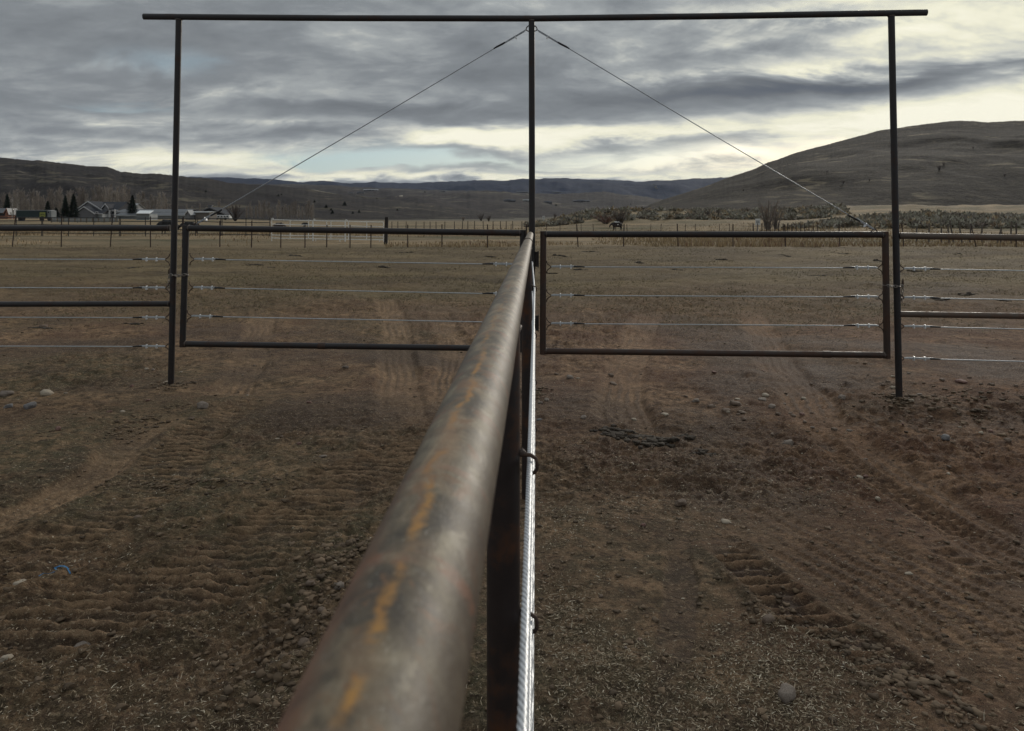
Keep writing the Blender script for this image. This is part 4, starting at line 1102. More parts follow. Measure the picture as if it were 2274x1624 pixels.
def blades(p0, dirv, length, width, cols, bend=None, name='blades'):
    """thin two-triangle blades as numpy mesh arrays"""
    n = len(p0)
    d = dirv/np.linalg.norm(dirv, axis=1, keepdims=True)
    r = RNG.normal(size=(n, 3)); s = np.cross(d, r); s /= np.linalg.norm(s, axis=1, keepdims=True)
    w = width[:, None]*.5
    mid = p0+d*length[:, None]*.5
    if bend is not None: mid = mid+bend*length[:, None]
    a = p0-s*w; b = p0+s*w; c = mid+s*w*.8; e = mid-s*w*.8; f = p0+d*length[:, None]
    V = np.stack([a, b, c, e, f], 1).reshape(-1, 3)
    i = np.arange(n)[:, None]*5
    T = np.concatenate([i+np.array([[0, 1, 2]]), i+np.array([[0, 2, 3]]), i+np.array([[3, 2, 4]])])
    C = np.repeat(cols, 5, 0)
    return V, T, C

def poplar(h, rw, col, nb=46, seed=0):
    g = np.random.default_rng(seed)
    tb = MB(); lean = g.uniform(-.02, .02); n = 7
    tb.tube([(lean*h*i/n+g.uniform(-.05, .05), 0, h*.93*i/n) for i in range(n+1)], [.17*(1-i/n*.88)*h/12 for i in range(n+1)], 6)
    p0 = []; dd = []; ln = []; wd = []
    for b in range(nb):
        z = h*(.10+.84*(b/nb)); a = g.uniform(0, 2*math.pi); L = rw*(1.3-.8*(z/h))*g.uniform(.7, 1.3)*1.7
        dr_ = np.array([math.cos(a)*.38, math.sin(a)*.38, 1.0]); dr_ /= np.linalg.norm(dr_)
        base = np.array([lean*z, 0, z])
        end = base+dr_*L
        tb.tube([tuple(base), tuple(base+dr_*L*.5+np.array([0, 0, .05])), tuple(end)], [.035, .025, .012], 3, cap=False)
        m_ = 17
        for k in range(m_):
            t_ = g.uniform(.15, 1); q = base+dr_*L*t_; e = dr_+g.normal(size=3)*.33; e[2] = abs(e[2])
            p0.append(q); dd.append(e); ln.append(g.uniform(.5, 1.5)*h/12); wd.append(g.uniform(.05, .12))
    p0, dd, ln, wd = map(np.array, (p0, dd, ln, wd))
    return tb, blades(p0, dd, ln, wd, rot_cols(len(p0), col, .3))

def build_proto(tb, bl, barkmat):
    me = bpy.data.meshes.new('trunk'); me.from_pydata(tb.v, [], tb.f); me.materials.append(barkmat)
    for p_ in me.polygons: p_.use_smooth = True
    return me, np_mesh('crown', bl[0], bl[1], m_tint, False, bl[2])

POP = [build_proto(*poplar(12, w, c, 46, s), m_bark) for s, (w, c) in enumerate([(1.5, (.33, .285, .245)), (1.9, (.27, .235, .205)), (1.3, (.38, .335, .29)), (2.4, (.25, .215, .185))])]
def place_tree(name, proto, loc, sc, rz, label, cat, group):
    r = empty(name, loc, rz, label, cat, group); r.scale = sc
    t_ = bpy.data.objects.new('trunk', proto[0]); COL.objects.link(t_); t_.parent = r
    c_ = bpy.data.objects.new('crown', proto[1]); COL.objects.link(c_); c_.parent = r
    return r
def hz(x, y): return float(macro(np.array([x]), np.array([y]))[0])
def poplars(u0, u1, n, top, y0, y1, label, seed):
    g = random.Random(seed)
    for i in range(n):
        u = u0+(u1-u0)*(i+g.uniform(.1, .9))/n; y = g.uniform(y0, y1); x = (u-CX)/F*y; z = hz(x, y)-.2
        tv = top+g.uniform(-7, 14); h = max(3, P(u, tv, y).z-z); s = h/12
        place_tree('bare_tree', POP[g.randrange(4)], (x, y, z), (s*g.uniform(.8, 1.15), s, s), g.uniform(0, 6.28), label, 'tree', 'bare poplars and cottonwoods along the farm')
poplars(-40, 26, 7, 438, 270, 310, 'bare grey tree in the grove at the left edge behind the salmon shed', 1)
poplars(28, 108, 15, 432, 262, 312, 'bare grey tree in the tall grove behind the green trailer', 2)
poplars(110, 196, 14, 426, 275, 315, 'bare grey tree in the grove between green trailer and farmhouse gable', 3)
poplars(205, 288, 17, 421, 275, 310, 'bare grey tree in the tallest grove behind the farmhouse', 4)
poplars(296, 382, 11, 436, 268, 312, 'bare grey tree behind the long low barn', 5)
poplars(404, 520, 8, 452, 262, 320, 'bare grey tree behind the tan shed and white camper', 6)
poplars(545, 700, 24, 453, 300, 370, 'bare grey tree in the low grove behind the pale panels', 7)
# two white trunks by the trailer
for u, tv, w in ((27, 434, .2), (38.5, 442, .15)):
    y = 215; x = (u-CX)/F*y; z = hz(x, y)-.2; h = P(u, tv, y).z-z
    tb, bl = poplar(h, .8, (.30, .28, .25), 14, int(u)); pr2 = build_proto(tb, bl, m_whitebark)
    place_tree('birch_tree', pr2, (x, y, z), (1, 1, 1), 0, 'slim white trunked tree %s the green trailer' % ('with a fork left of' if u < 30 else 'just behind the left end of'), 'tree', 'white trunked trees')

def conifer(h, r, seed, col=(.026, .036, .028)):
    g = np.random.default_rng(seed); tb = MB(); tb.tube([(0, 0, 0), (0, 0, h*.5), (0, 0, h)], [.22, .12, .02], 6)
    n = 1500; z = h*(.04+.95*g.random(n)**.85); rr = r*(1-z/h)**.85*(.55+.5*g.random(n))*(1+.25*np.sin(z*5)); a = g.random(n)*2*math.pi
    p = np.stack([np.cos(a)*rr*.35, np.sin(a)*rr*.35, z], 1); d = np.stack([np.cos(a), np.sin(a), -.25+.3*g.normal(size=n)], 1)
    return tb, blades(p, d, rr*.8+.25, np.full(n, .22), rot_cols(n, col, .45))
CON = [build_proto(*conifer(12, 2.7, s), m_darkbark) for s in (1, 2, 3)]
for i, (u, tv, wpx, y, lab) in enumerate([(16, 431, 15, 255, 'dark evergreen at the far left above the salmon shed'), (106, 446, 14, 235, 'small dark evergreen behind the cab end of the green trailer'),
        (125, 461, 13, 238, 'low dark evergreen between trailer and house'), (145, 434, 15, 240, 'tall dark evergreen, left one of the pair beside the farmhouse'),
        (163, 430, 17, 242, 'broad dark evergreen touching the farmhouse gable'), (294, 433, 18, 236, 'dark spruce standing alone behind the long barn')]):
    x = (u-CX)/F*y; z = hz(x, y)-.3; h = P(u, tv, y).z-z; w = wpx*1.75/F*y/5.4
    place_tree('evergreen_tree', CON[i % 3], (x, y, z), (w, w, h/12), i*1.1, lab, 'tree', 'evergreens at the farm')

def bushm(h, w, col, n, seed, spread=.9, wd=.03):
    g = np.random.default_rng(seed); tb = MB(); p = []; d = []; l = []
    for i in range(26):
        a = g.uniform(0, 6.28); s = g.uniform(.1, spread); e = np.array([math.cos(a)*s*w/h, math.sin(a)*s*w/h, 1])*h*g.uniform(.55, .9)
        tb.tube([(0.1*math.cos(a), .1*math.sin(a), 0), tuple(e*.5+np.array([0, 0, .1])), tuple(e)], [.05, .03, .015], 3, cap=False)
        for k in range(n//26):
            t_ = g.uniform(.2, 1); p.append(e*t_); q = e/np.linalg.norm(e)+g.normal(size=3)*.35; q[2] = abs(q[2]); d.append(q); l.append(g.uniform(.3, .9)*h*.28)
    p, d, l = map(np.array, (p, d, l))
    return tb, blades(p, d, l, np.full(len(p), wd)*g.uniform(.6, 1.4, len(p)), rot_cols(len(p), col, .3))
BUSH = {'grey': build_proto(*bushm(3, 2.2, (.17, .14, .12), 1000, 1), m_darkbark), 'red': build_proto(*bushm(3, 3.0, (.20, .11, .09), 1200, 2, 1.2), m_darkbark),
        'dark': build_proto(*bushm(3, 2.6, (.14, .11, .10), 1200, 3, 1.0), m_darkbark), 'thin': build_proto(*bushm(3, 2.0, (.21, .16, .13), 360, 5, 1.0, .022), m_bark), 'tan': build_proto(*bushm(3, 2.4, (.25, .20, .16), 700, 4, 1.0), m_bark)}
def bush(u, vt, vb, y, wf, kind, lab, name='bare_shrub'):
    x = (u-CX)/F*y; z = P(u, vb, y).z; z = hz(x, y)-.1; h = max(.5, P(u, vt, y).z-z)
    place_tree(name, BUSH[kind], (x, y, z), (h/3*wf, h/3*wf, h/3), u*.37, lab, 'shrub', 'bare shrubs and willows in the valley')
bush(1376, 462, 500, 132, 1.35, 'grey', 'round grey bare willow directly behind the horse')
bush(1345, 476, 500, 138, 1.5, 'red', 'low reddish shrub just left of the willow behind the horse')
for i, (u, vt, w, kd, lab) in enumerate([(1525, 482, 1.6, 'red', 'red stemmed shrub, leftmost of the red row right of the horse'), (1549, 478, 1.5, 'red', 'red stemmed shrub beside the tall dark willow'), (1572, 464, 1.0, 'dark', 'tall dark willow, left half of the dark clump'),
        (1592, 466, 1.0, 'dark', 'tall dark willow, right half of the dark clump'), (1618, 482, 1.6, 'red', 'red stemmed shrub right of the tall dark willows'), (1645, 479, 1.6, 'red', 'red stemmed shrub in the middle of the right red row'),
        (1668, 482, 1.5, 'red', 'red stemmed shrub beside the white sign'), (1455, 484, 1.3, 'tan', 'pale brown shrub between horse and red shrubs'), (1420, 486, 1.2, 'dark', 'small dark shrub right of the willow behind the horse'),
        (1250, 478, 1.4, 'red', 'reddish shrub right of the central post'), (1232, 474, 1.2, 'dark', 'dark shrub near the sage slope right of the central post'), (1068, 474, 1.0, 'dark', 'dark round shrub left of the central post'), (1085, 478, 1.0, 'dark', 'small dark shrub closest to the central post on its left'),
        (1028, 480, 1.1, 'tan', 'pale low shrub on the field edge left of the central post'), (2045, 462, .9, 'tan', 'grey bush on the tan bank right of the right post')]):
    bush(u, vt, 500, (300+(i % 3)*9 if u < 1300 else 143+(i % 4)*3) if u < 2000 else 131, w*(.9 if u > 1300 else .8), kd, lab)
bush(1704, 434, 503, 108, .95, 'thin', 'wide bare tree standing by the white sign at the right', 'bare_tree')
bush(1722, 446, 503, 112, .8, 'thin', 'smaller bare tree leaning right behind the white sign', 'bare_tree')
bush(522, 452, 486, 215, .9, 'dark', 'dark crooked bare tree right of the white camper', 'bare_tree')
bush(2046, 466, 500, 150, .8, 'grey', 'small grey bush on the right tan bank near the brace cable')
for i, (u, v, w) in enumerate([(698, 450, 6), (724, 462, 8), (738, 475, 9), (735, 468, 6), (765, 457, 10), (783, 475, 6), (797, 473, 7), (836, 443, 4), (943, 428, 4), (882, 468, 5), (618, 436, 5), (625, 434, 4), (457, 427, 5), (1234, 458, 5), (1358, 461, 4), (1400, 455, 3),
                               (2095, 368, 11), (2085, 378, 14), (1872, 408, 9), (1705, 362, 3.5), (1740, 390, 5), (2160, 330, 6), (1930, 402, 7), (1836, 384, 6), (2230, 392, 8), (1650, 425, 6)]):
    c = onhill(u, v); s = c.y/F*w
    side = 'left' if u < 1000 else ('middle' if u < 1450 else 'right')
    desc = {0: 'small', 1: 'rounded', 2: 'low'}[i % 3]
    pl_ = place_tree('hillside_tree', BUSH['dark'] if u > 1500 else CON[i % 3], (c.x, c.y, c.z-s*.15), (s/4.5, s/4.5, s/(3.2 if u > 1500 else 11)), i,
                     'dark evergreen dotted alone on the %s slope' % side if u <= 1500 else 'dark bush dotted alone on the right hill', 'tree', 'lone dark trees on the hillsides')

# sagebrush bank at the right: grey-green rounded bushes too many to count
def sage_field():
    g = np.random.default_rng(5); Vs = []; Ts = []; Cs = []; off = 0
    pts = []
    while len(pts) < 2000:
        if g.random() < .6: k = g.uniform(.34, .80); y = 86+g.random()**1.0*30
        else: k = g.uniform(.02, .45); y = 142+g.random()**1.3*80
        x = k*y
        if fbm(np.array([x]), np.array([y]), .05, 3, 66)[0] < -.18: continue
        pts.append((x, y))
    pts = np.array(pts); zz = macro(pts[:, 0], pts[:, 1]); nb = 34
    for (x, y), z in zip(pts, zz):
        r = g.uniform(.55, 1.25)*(1.25 if y > 120 else 1); a = g.random(nb)*6.28; e = np.arccos(1-g.random(nb)*.95)
        d = np.stack([np.cos(a)*np.sin(e), np.sin(a)*np.sin(e), np.cos(e)*.85], 1)
        q = np.array([x, y, z-.1])+d*r*.45
        base = (.27, .25, .20) if g.random() < .6 else ((.20, .175, .14) if g.random() < .6 else (.34, .27, .18))
        V, T, C = blades(q, d+g.normal(size=(nb, 3))*.5, np.full(nb, r*.62)*g.uniform(.7, 1.2, nb), np.full(nb, r*.30), rot_cols(nb, base, .35))
        Vs.append(V); Ts.append(T+off); Cs.append(C); off += len(V)
    return np_mesh('sagebrush', np.concatenate(Vs), np.concatenate(Ts), m_tint, False, np.concatenate(Cs))
tag(link('sagebrush', sage_field()), 'grey green sagebrush covering the bank below the right hill', 'shrubs', kind='stuff')

# tall dry grass beyond the wire fence
def hay():
    n = 52000; k = RNG.uniform(-.85, .85, n); y = 41.6+(RNG.random(n)**1.6)*85
    x = k*y; z = macro(x, y)
    dens = fbm(x, y, .08, 3, 77); keep = (dens > -.22) & ~((y < 60) & (k < -.17) & (RNG.random(n) < .75))
    keep &= ~((y < 52) & (k > -.34) & (k < -.17)); x, y, z = x[keep], y[keep], z[keep]; n = len(x)
    p = np.stack([x, y, z-.03], 1); d = np.stack([RNG.normal(0, .25, n), RNG.normal(0, .25, n), np.ones(n)], 1)
    hh = RNG.uniform(.12, .36, n)*np.clip(1+dens[keep]*1.5, .5, 1.5); w = RNG.uniform(.015, .05, n)*(1+y/90)
    mix = RNG.random((n, 1)); c = mix*np.array([[.42, .31, .18]])+(1-mix)*np.array([[.24, .18, .105]])
    red = (fbm(x, y, .12, 2, 91) > .12)[:, None] & (RNG.random((n, 1)) < .12); c = np.where(red, np.array([[.20, .115, .08]]), c)
    V, T, C = blades(p, d, hh, w, c)
    return np_mesh('dry_grass', V, T, m_tint, False, C)
tag(link('dry_grass', hay()), 'tall tan dry grass beyond the wire fence', 'grass', kind='stuff')

# straw litter and short dead grass in the foreground
def litter():
    n = 300000
    y = 1/RNG.uniform(1/11.0, 1/2.2, n); y = y+RNG.uniform(-.02, .02, n); x = RNG.uniform(-.80, .80, n)*(y+.3)
    dn = fbm(x, y, 1.0, 3, 55)+.5*fbm(x, y, 5.0, 2, 57)
    _, sa, dk = marks(x, y)
    pr = np.clip(.30+dn*1.1, .04, 1)*(1-.65*np.clip(sa, 0, 1))*(1-.45*dk)
    pr = pr*np.where(x > .15, np.clip(1.5-.28*(x-.2), .35, 1.5), .50)
    pr = pr*np.where((x > 0) & (x < 1.4) & (y < 4.2), 1.6, 1)
    keep = RNG.random(n) < pr*.62; x, y = x[keep], y[keep]; n = len(x)
    z = height(x, y)
    up = (RNG.random(n) < .13)
    d = np.stack([RNG.normal(size=n), RNG.normal(size=n), np.where(up, RNG.uniform(.4, 1.6, n), RNG.uniform(-.02, .22, n))], 1)
    p = np.stack([x, y, z+RNG.uniform(.0005, .005, n)], 1)
    ln = RNG.uniform(.006, .021, n)*np.where(RNG.random(n) < .04, 2.0, 1); w = RNG.uniform(.0011, .0027, n)*(1+.10*y)
    pal = np.array([[.46, .38, .27], [.31, .24, .16], [.18, .145, .088], [.10, .078, .05], [.62, .55, .42]])
    c = pal[RNG.choice(5, n, p=[.26, .28, .24, .16, .06])]*RNG.uniform(.75, 1.15, (n, 1))
    b = np.stack([RNG.normal(0, .05, n), RNG.normal(0, .05, n), RNG.uniform(0, .05, n)], 1)
    V, T, C = blades(p, d, ln, w, c, b)
    return np_mesh('straw_litter', V, T, m_tint, False, C)
tag(link('straw_litter', litter()), 'pale straw bits and short dead grass strewn over the foreground dirt', 'grass', kind='stuff')

def pasture():
    n = 150000; y = 1/RNG.uniform(1/43.0, 1/8.5, n); x = RNG.uniform(-.80, .80, n)*y
    dn = fbm(x, y, .30, 4, 155)+.6*fbm(x, y, 1.8, 3, 157)
    keep = RNG.random(n) < np.clip(.42+dn*1.6, .02, 1)*sstep(y, 9.5, 17)*(1-np.clip(marks(x, y)[1]*1.6, 0, 1)); x, y = x[keep], y[keep]; n = len(x); z = height(x, y)
    d = np.stack([RNG.normal(0, .8, n), RNG.normal(0, .8, n), RNG.uniform(.2, 1.0, n)], 1)
    pal = np.array([[.28, .22, .125], [.17, .14, .075], [.10, .092, .045], [.055, .045, .025]]); c = pal[RNG.choice(4, n, p=[.28, .32, .24, .16])]*RNG.uniform(.75, 1.15, (n, 1))
    V, T, C = blades(np.stack([x, y, z-.004], 1), d, RNG.uniform(.025, .075, n)*(1+y/60), RNG.uniform(.003, .006, n)*(.6+y/14), c)
    return np_mesh('pasture_grass', V, T, m_tint, False, C)
tag(link('pasture_grass', pasture()), 'short cropped olive and tan grass over the pasture behind the gates', 'grass', kind='stuff')

# ------------------------------------------------------------------ stones, clods, dung
def rock_mesh(seed, sub=3, amp=.42, flat=.62):
    import bmesh
    bm = bmesh.new(); bmesh.ops.create_icosphere(bm, subdivisions=sub, radius=1)
    co = np.array([v.co[:] for v in bm.verts])
    def n3(p, s): return vnoise(p[:, 0]*s+seed*3.1, p[:, 1]*s+p[:, 2]*s*.7, seed)+vnoise(p[:, 2]*s+seed*1.7, p[:, 0]*s-p[:, 1]*s*.6, seed+5)
    r = 1+amp*n3(co, 1.1)+amp*.45*n3(co, 2.7)+amp*.12*n3(co, 8)
    co = co*r[:, None]; co[:, 2] *= flat; co[:, 0] = np.clip(co[:, 0], -1-.2*vnoise(co[:, 1]*2, co[:, 2]*2, seed), .82+.25*vnoise(co[:, 1]*1.5, co[:, 2]*1.5, seed+2)); co[:, 2] = np.minimum(co[:, 2], flat*(.80+.25*co[:, 0]*.5))
    for v, c in zip(bm.verts, co): v.co = c
    me = bpy.data.meshes.new('stone'); bm.to_mesh(me); bm.free()
    for p_ in me.polygons: p_.use_smooth = True
    return me
ROCK = [rock_mesh(s) for s in range(7)]
_rc = {}
def rock(u, v, w, mi, label, group=None, flat=1.0, name='stone', yoff=0, sink=.52):
    x, y = XY(u, v); z = Hs(x, y); s = w/F*y/2*1.0
    g = random.Random(int(u*7+v)); ri = g.randrange(7)
    key = (ri, mi)
    if key not in _rc:
        me = ROCK[ri].copy(); me.materials.append(m_stone[mi]); _rc[key] = me
    o = link(name, _rc[key]); o.location = (x, y, z+s*.65*flat*(1-sink)*.8); o.scale = (s, s*g.uniform(.6, 1.0), s*flat*g.uniform(.75, 1.15))
    o.rotation_euler = (g.uniform(-.2, .2), g.uniform(-.2, .2), g.uniform(0, 6.28) if flat > .6 else g.uniform(-.3, .3))
    tag(o, label, 'stone', group or 'stones lying on the dirt')
named = [
 (14, 893, 36, 0, 'large grey brown stone at the left edge of the dirt bank'), (105, 894, 30, 2, 'pale cream stone right of the large edge stone'), (66, 936, 30, 4, 'bluish grey stone on the dark left bank'),
 (19, 932, 20, 4, 'small bluish stone at the left edge below the large one'), (448, 918, 28, 0, 'grey round stone beside the sandy tyre track top'), (325, 834, 13, 2, 'small pale stone left of the left post'),
 (340, 838, 10, 0, 'tiny grey stone just left of the left post foot'), (368, 861, 14, 2, 'flat pale stone against the left post foot'), (766, 827, 16, 0, 'oval grey stone below the left gate'), (1266, 841, 18, 0, 'upright grey stone below the right gate hinge side'),
 (1235, 830, 11, 1, 'small brown stone near the central post foot'), (1283, 843, 8, 2, 'tiny pale stone beside the upright grey stone'), (1357, 831, 15, 1, 'low brown stone centre left under the right gate'), (1361, 848, 18, 1, 'flat brown stone below the low brown one'),
 (1295, 932, 18, 0, 'rounded grey stone left of the dung pile'), (1476, 926, 20, 2, 'flat pale stone above the dung pile'), (1408, 929, 13, 2, 'faint pale stone half sunk above the dung pile'), (1749, 988, 26, 0, 'pointed grey stone at the top of the right tyre ridge'),
 (1634, 902, 30, 1, 'long flat brown stone in the stone cluster'), (1636, 892, 13, 2, 'small pale stone touching the long flat one'), (1612, 912, 18, 1, 'round brown stone left of the long flat one'), (1645, 916, 16, 1, 'half buried brown stone under the long flat one'),
 (1545, 893, 16, 0, 'grey stone between dung pile and stone cluster'), (1523, 879, 11, 1, 'small round brown stone uphill of the cluster'), (1580, 902, 18, 1, 'dark lumpy stone left of the cluster'), (1692, 890, 22, 0, 'grey stone right of the long flat one'),
 (1713, 905, 18, 0, 'grey stone at the right end of the cluster'), (1700, 880, 18, 2, 'pale stone at the upper right of the cluster'), (1728, 918, 14, 1, 'brown stone lowest at the right of the cluster'), (1213, 892, 13, 0, 'small grey stone against the central fence'),
 (1200, 897, 12, 0, 'tiny grey stone partly behind the wire rope'), (1196, 939, 12, 4, 'bluish stone partly behind the wire ropes'), (1512, 1124, 26, 1, 'brown stone alone on the reddish dirt right of the ropes'), (1706, 1396, 34, 1, 'round brown stone at the edge of the deep tread marks'),
 (1746, 1566, 52, 0, 'large grey stone with hollow top at the bottom right'), (1612, 1162, 24, 2, 'flat pale stone on the smooth dirt right of centre'), (305, 1184, 18, 1, 'rounded brown stone in the left tread marks'), (43, 1324, 34, 2, 'cream stone by the blue strip at the left'),
 (182, 1449, 38, 0, 'smooth grey brown stone in the lower left'), (15, 1482, 30, 2, 'pale stone at the lower left edge'), (717, 1023, 18, 0, 'oval grey stone above the left tractor marks'), (751, 1315, 28, 0, 'round grey stone against the big rail'),
 (712, 1368, 26, 1, 'brown stone in the clod row beside the big rail'), (690, 1325, 24, 1, 'dark brown stone at the left of the clod row'), (672, 1436, 26, 1, 'brown stone low in the clod row'), (1948, 1107, 16, 2, 'small pale stone on the right tread bank'),
 (2265, 1252, 0, 0, ''), (1870, 0, 0, 0, ''), (2133, 853, 24, 3, 'reddish stone right of the right post'), (1982, 858, 14, 2, 'pale stone close beside the right post'), (1972, 848, 12, 1, 'small brown stone behind the pale one by the right post'), (1960, 853, 12, 1, 'brown stone left of the right post foot'),
 (1868, 884, 16, 0, 'grey stone between stone cluster and right post'), (1852, 945, 18, 1, 'brown stone below the right gate corner'), (1886, 946, 14, 0, 'grey stone right of the brown one below the gate corner'), (2088, 960, 14, 1, 'brown stone on the bare ground right of the right post'),
 (2098, 971, 20, 4, 'dark bluish stone below the brown one at right'), (2238, 972, 16, 1, 'brown stone near the right frame edge'), (1906, 1036, 22, 2, 'flat pale stone in the right tyre track'), (2105, 1042, 12, 2, 'tiny pale stone right of the tyre track'), (1998, 828, 0, 0, ''),
 (1963, 801, 0, 0, ''), (1968, 805, 0, 0, ''), (1995, 1352, 0, 0, ''), (2200, 858, 16, 1, 'brown stone near the reddish stone at right'), (2040, 872, 14, 0, 'grey stone beside the foot of the right post on its right'), (2018, 1270, 18, 2, 'pale flat stone in the lower right dirt'),
 (1642, 1158, 0, 0, ''), (425, 947, 14, 1, 'small brown stone at the head of the sandy track'), (272, 934, 12, 2, 'small white stone in the grass bank'), (287, 946, 0, 0, ''), (243, 935, 12, 3, 'small reddish stone on the left bank'), (95, 740, 18, 1, 'brown stone on the pasture below the left fence rail'),
]
for r_ in named:
    if r_[2] > 0:
        rock(r_[0], r_[1], r_[2], r_[3], r_[4], flat=.62 if 'flat' in r_[4] else .95)
gg = random.Random(99)
for i in range(70):
    if i < 40: u, v = gg.uniform(1480, 2273), gg.uniform(815, 960); lab = 'small nameless pebble sized stone scattered on the dirt around the right post'
    elif i < 55: u, v = gg.uniform(0, 700), gg.uniform(800, 1000); lab = 'pebble sized stone scattered on the dirt around the left post'
    else: u, v = gg.uniform(1250, 2273), gg.uniform(1000, 1500); lab = 'pebble sized stone scattered on the bare dirt at lower right'
    lab = lab.replace('nameless ', '')
    rock(u, v, gg.uniform(6, 13), gg.choice([0, 1, 1, 2, 3]), lab, 'pebbles strewn over the dirt')

def clod_field(name, pts, mat, label, cat, amp=.5):
    """irregular crumbs merged as one mass"""
    base = rock_mesh(31, 2, 1.15, .6); co = np.array([v.co[:] for v in base.vertices]); fa = np.array([p.vertices[:] for p in base.polygons])
    Vs, Ts = [], []; off = 0
    for x, y, z, s in pts:
        a = random.uniform(0, 6.28); c, s_ = math.cos(a), math.sin(a)
        q = co*np.array([1, random.uniform(.6, 1), random.uniform(.5, 1)])*s; q = np.stack([q[:, 0]*c-q[:, 1]*s_, q[:, 0]*s_+q[:, 1]*c, q[:, 2]], 1)+np.array([x, y, z+s*.2])
        Vs.append(q); Ts.append(fa+off); off += len(q)
    C = np.repeat(np.random.default_rng(4).uniform(.5, 1.35, (len(pts), 1))*np.array([[.115, .080, .050]])+np.random.default_rng(6).uniform(0, .010, (len(pts), 1)), len(co), 0)
    return np_mesh(name, np.concatenate(Vs), np.concatenate(Ts), mat, False, C)
m_clod = tinted('soil_clod', .95)
pts = []
def strew(u0, v0, u1, v1, n, spread, smin, smax):
    for i in range(n):
        t_ = random.random(); x, y = XY(u0+(u1-u0)*t_, v0+(v1-v0)*t_); x += random.gauss(0, spread); y += random.gauss(0, spread*1.1)
        pts.append((x, y, 0, random.uniform(smin, smax)*random.choice((.6, .8, 1))))
strew(800, 1200, 640, 1420, 300, .10, .006, .024); strew(640, 1420, 560, 1560, 120, .10, .006, .022)
strew(1900, 1450, 2150, 1600, 160, .08, .006, .022); strew(1680, 1350, 1900, 1440, 120, .05, .005, .018); strew(640, 1085, 250, 1085, 200, .06, .005, .018)
strew(400, 915, 250, 990, 140, .08, .006, .02); strew(2000, 900, 2273, 900, 200, .3, .006, .03); strew(1250, 980, 1350, 1150, 90, .1, .005, .014)
for i in range(2600):
    y = 1/random.uniform(1/11, 1/2.3); pts.append((random.uniform(-.75, .75)*y, y, 0, random.choice((.004, .005, .007, .010, .014))*random.uniform(.6, 1.2)))
for px_, py_ in ((-3.31, 7.28), (.19, 7.10), (3.60, 6.92)):
    for i in range(110):
        a_ = random.uniform(0, 6.283); q_ = .035+abs(random.gauss(0, .09)); pts.append((px_+q_*math.cos(a_), py_+q_*math.sin(a_), 0, random.uniform(.006, .022)))
A = np.array(pts); A[:, 2] = height(A[:, 0], A[:, 1])
tag(link('dirt_clods', clod_field('dirt_clods', A.tolist(), m_clod, '', '')), 'loose brown clods and crumbs of dirt over the trodden ground', 'dirt', kind='stuff')

def dung(u0, v0, u1, v1, n, smin, smax, label, sp=.05, group=None):
    pp = []
    xa, ya = XY(u0, v0); xb, yb = XY(u1, v1); hl_ = math.hypot(xb-xa, yb-ya)/2+sp
    for i in range(n):
        t_ = random.random(); x, y = XY(u0+(u1-u0)*t_, v0+(v1-v0)*t_); x += random.gauss(0, sp); y += random.gauss(0, sp)
        pp.append((x, y, Hs(x, y), random.uniform(smin, smax)))
    nb_ = int(8+hl_/smax*2.0)
    for i in range(nb_):
        t_ = i/(nb_-1); x, y = xa+(xb-xa)*t_, ya+(yb-ya)*t_; pp.append((x, y, Hs(x, y)-smax*.75, smax*1.35+sp*.15))
    me = clod_field('dung_pile', pp, m_dung, '', ''); c = np.mean(np.array(pp), 0)
    vco = np.array([v.co[:] for v in me.vertices])-c[:3]; me.vertices.foreach_set('co', vco.astype(np.float32).ravel()); me.update()
    tag(link('dung_pile', me, loc=tuple(c[:3])), label, 'dung', group)
dung(1350, 955, 1460, 985, 85, .016, .034, 'long dark pile of dung on the dirt below the right gate', .07)
dung(1548, 1003, 1578, 1006, 9, .014, .026, 'small dark dung clump right of the long pile', .03)
dung(1515, 970, 1535, 972, 5, .012, .022, 'tiny dung clump between the two larger ones', .03)
gg = random.Random(5)
spots = [(2032, 600), (2085, 655), (1960, 655), (2230, 660), (1290, 595), (1500, 596), (1420, 580), (1310, 558), (1240, 566), (560, 590), (600, 594), (300, 596), (290, 730), (95, 742), (1090, 566), (905, 560), (860, 594), (1860, 560), (1950, 575), (1600, 575), (1740, 565), (2140, 645), (2130, 565), (1820, 605), (650, 566), (1220, 606)]
for i, (u, v) in enumerate(spots):
    dung(u-gg.uniform(5, 18), v, u+gg.uniform(5, 18), v+gg.uniform(0, 3), gg.randrange(5, 14), .022+.00018*(700-v), .040+.00030*(700-v), 'dark dung clumps dotted over the cropped pasture behind the gates', .05, 'dung clumps on the pasture')

# blue plastic strip
st = [(86, 1310), (97, 1307), (109, 1303), (119, 1298), (126, 1291), (122, 1286), (130, 1284), (141, 1289), (150, 1295), (156, 1301)]
pp = []
for i, p_ in enumerate(st):
    x, y = XY(*p_); pp.append(Vector((x, y, Hs(x, y)+.010+.006*math.sin(i*1.3))))
m = MB(); vs = []; 
for i, p_ in enumerate(pp):
    t_ = (pp[min(i+1, len(pp)-1)]-pp[max(i-1, 0)]).normalized(); sd_ = t_.cross(Vector((0, 0, 1))).normalized(); sd_ = (sd_+Vector((0, 0, .4*math.sin(i*.9)))).normalized()
    w = .005 if 0 < i < len(pp)-1 else .004
    for a, b in ((-1, -1), (1, -1), (1, 1), (-1, 1)): vs.append(p_+sd_*w*a+Vector((0, 0, .0008*b)))
fs_ = []
for i in range(len(pp)-1):
    for k in range(4): fs_.append((i*4+k, i*4+(k+1) % 4, (i+1)*4+(k+1) % 4, (i+1)*4+k))
m.add(vs, fs_, False)
bs = empty('plastic_strip', tuple(pp[0]), label='curled bright blue plastic strip lying on the dirt at lower left', cat='litter'); m.build('strip', m_blue, bs)

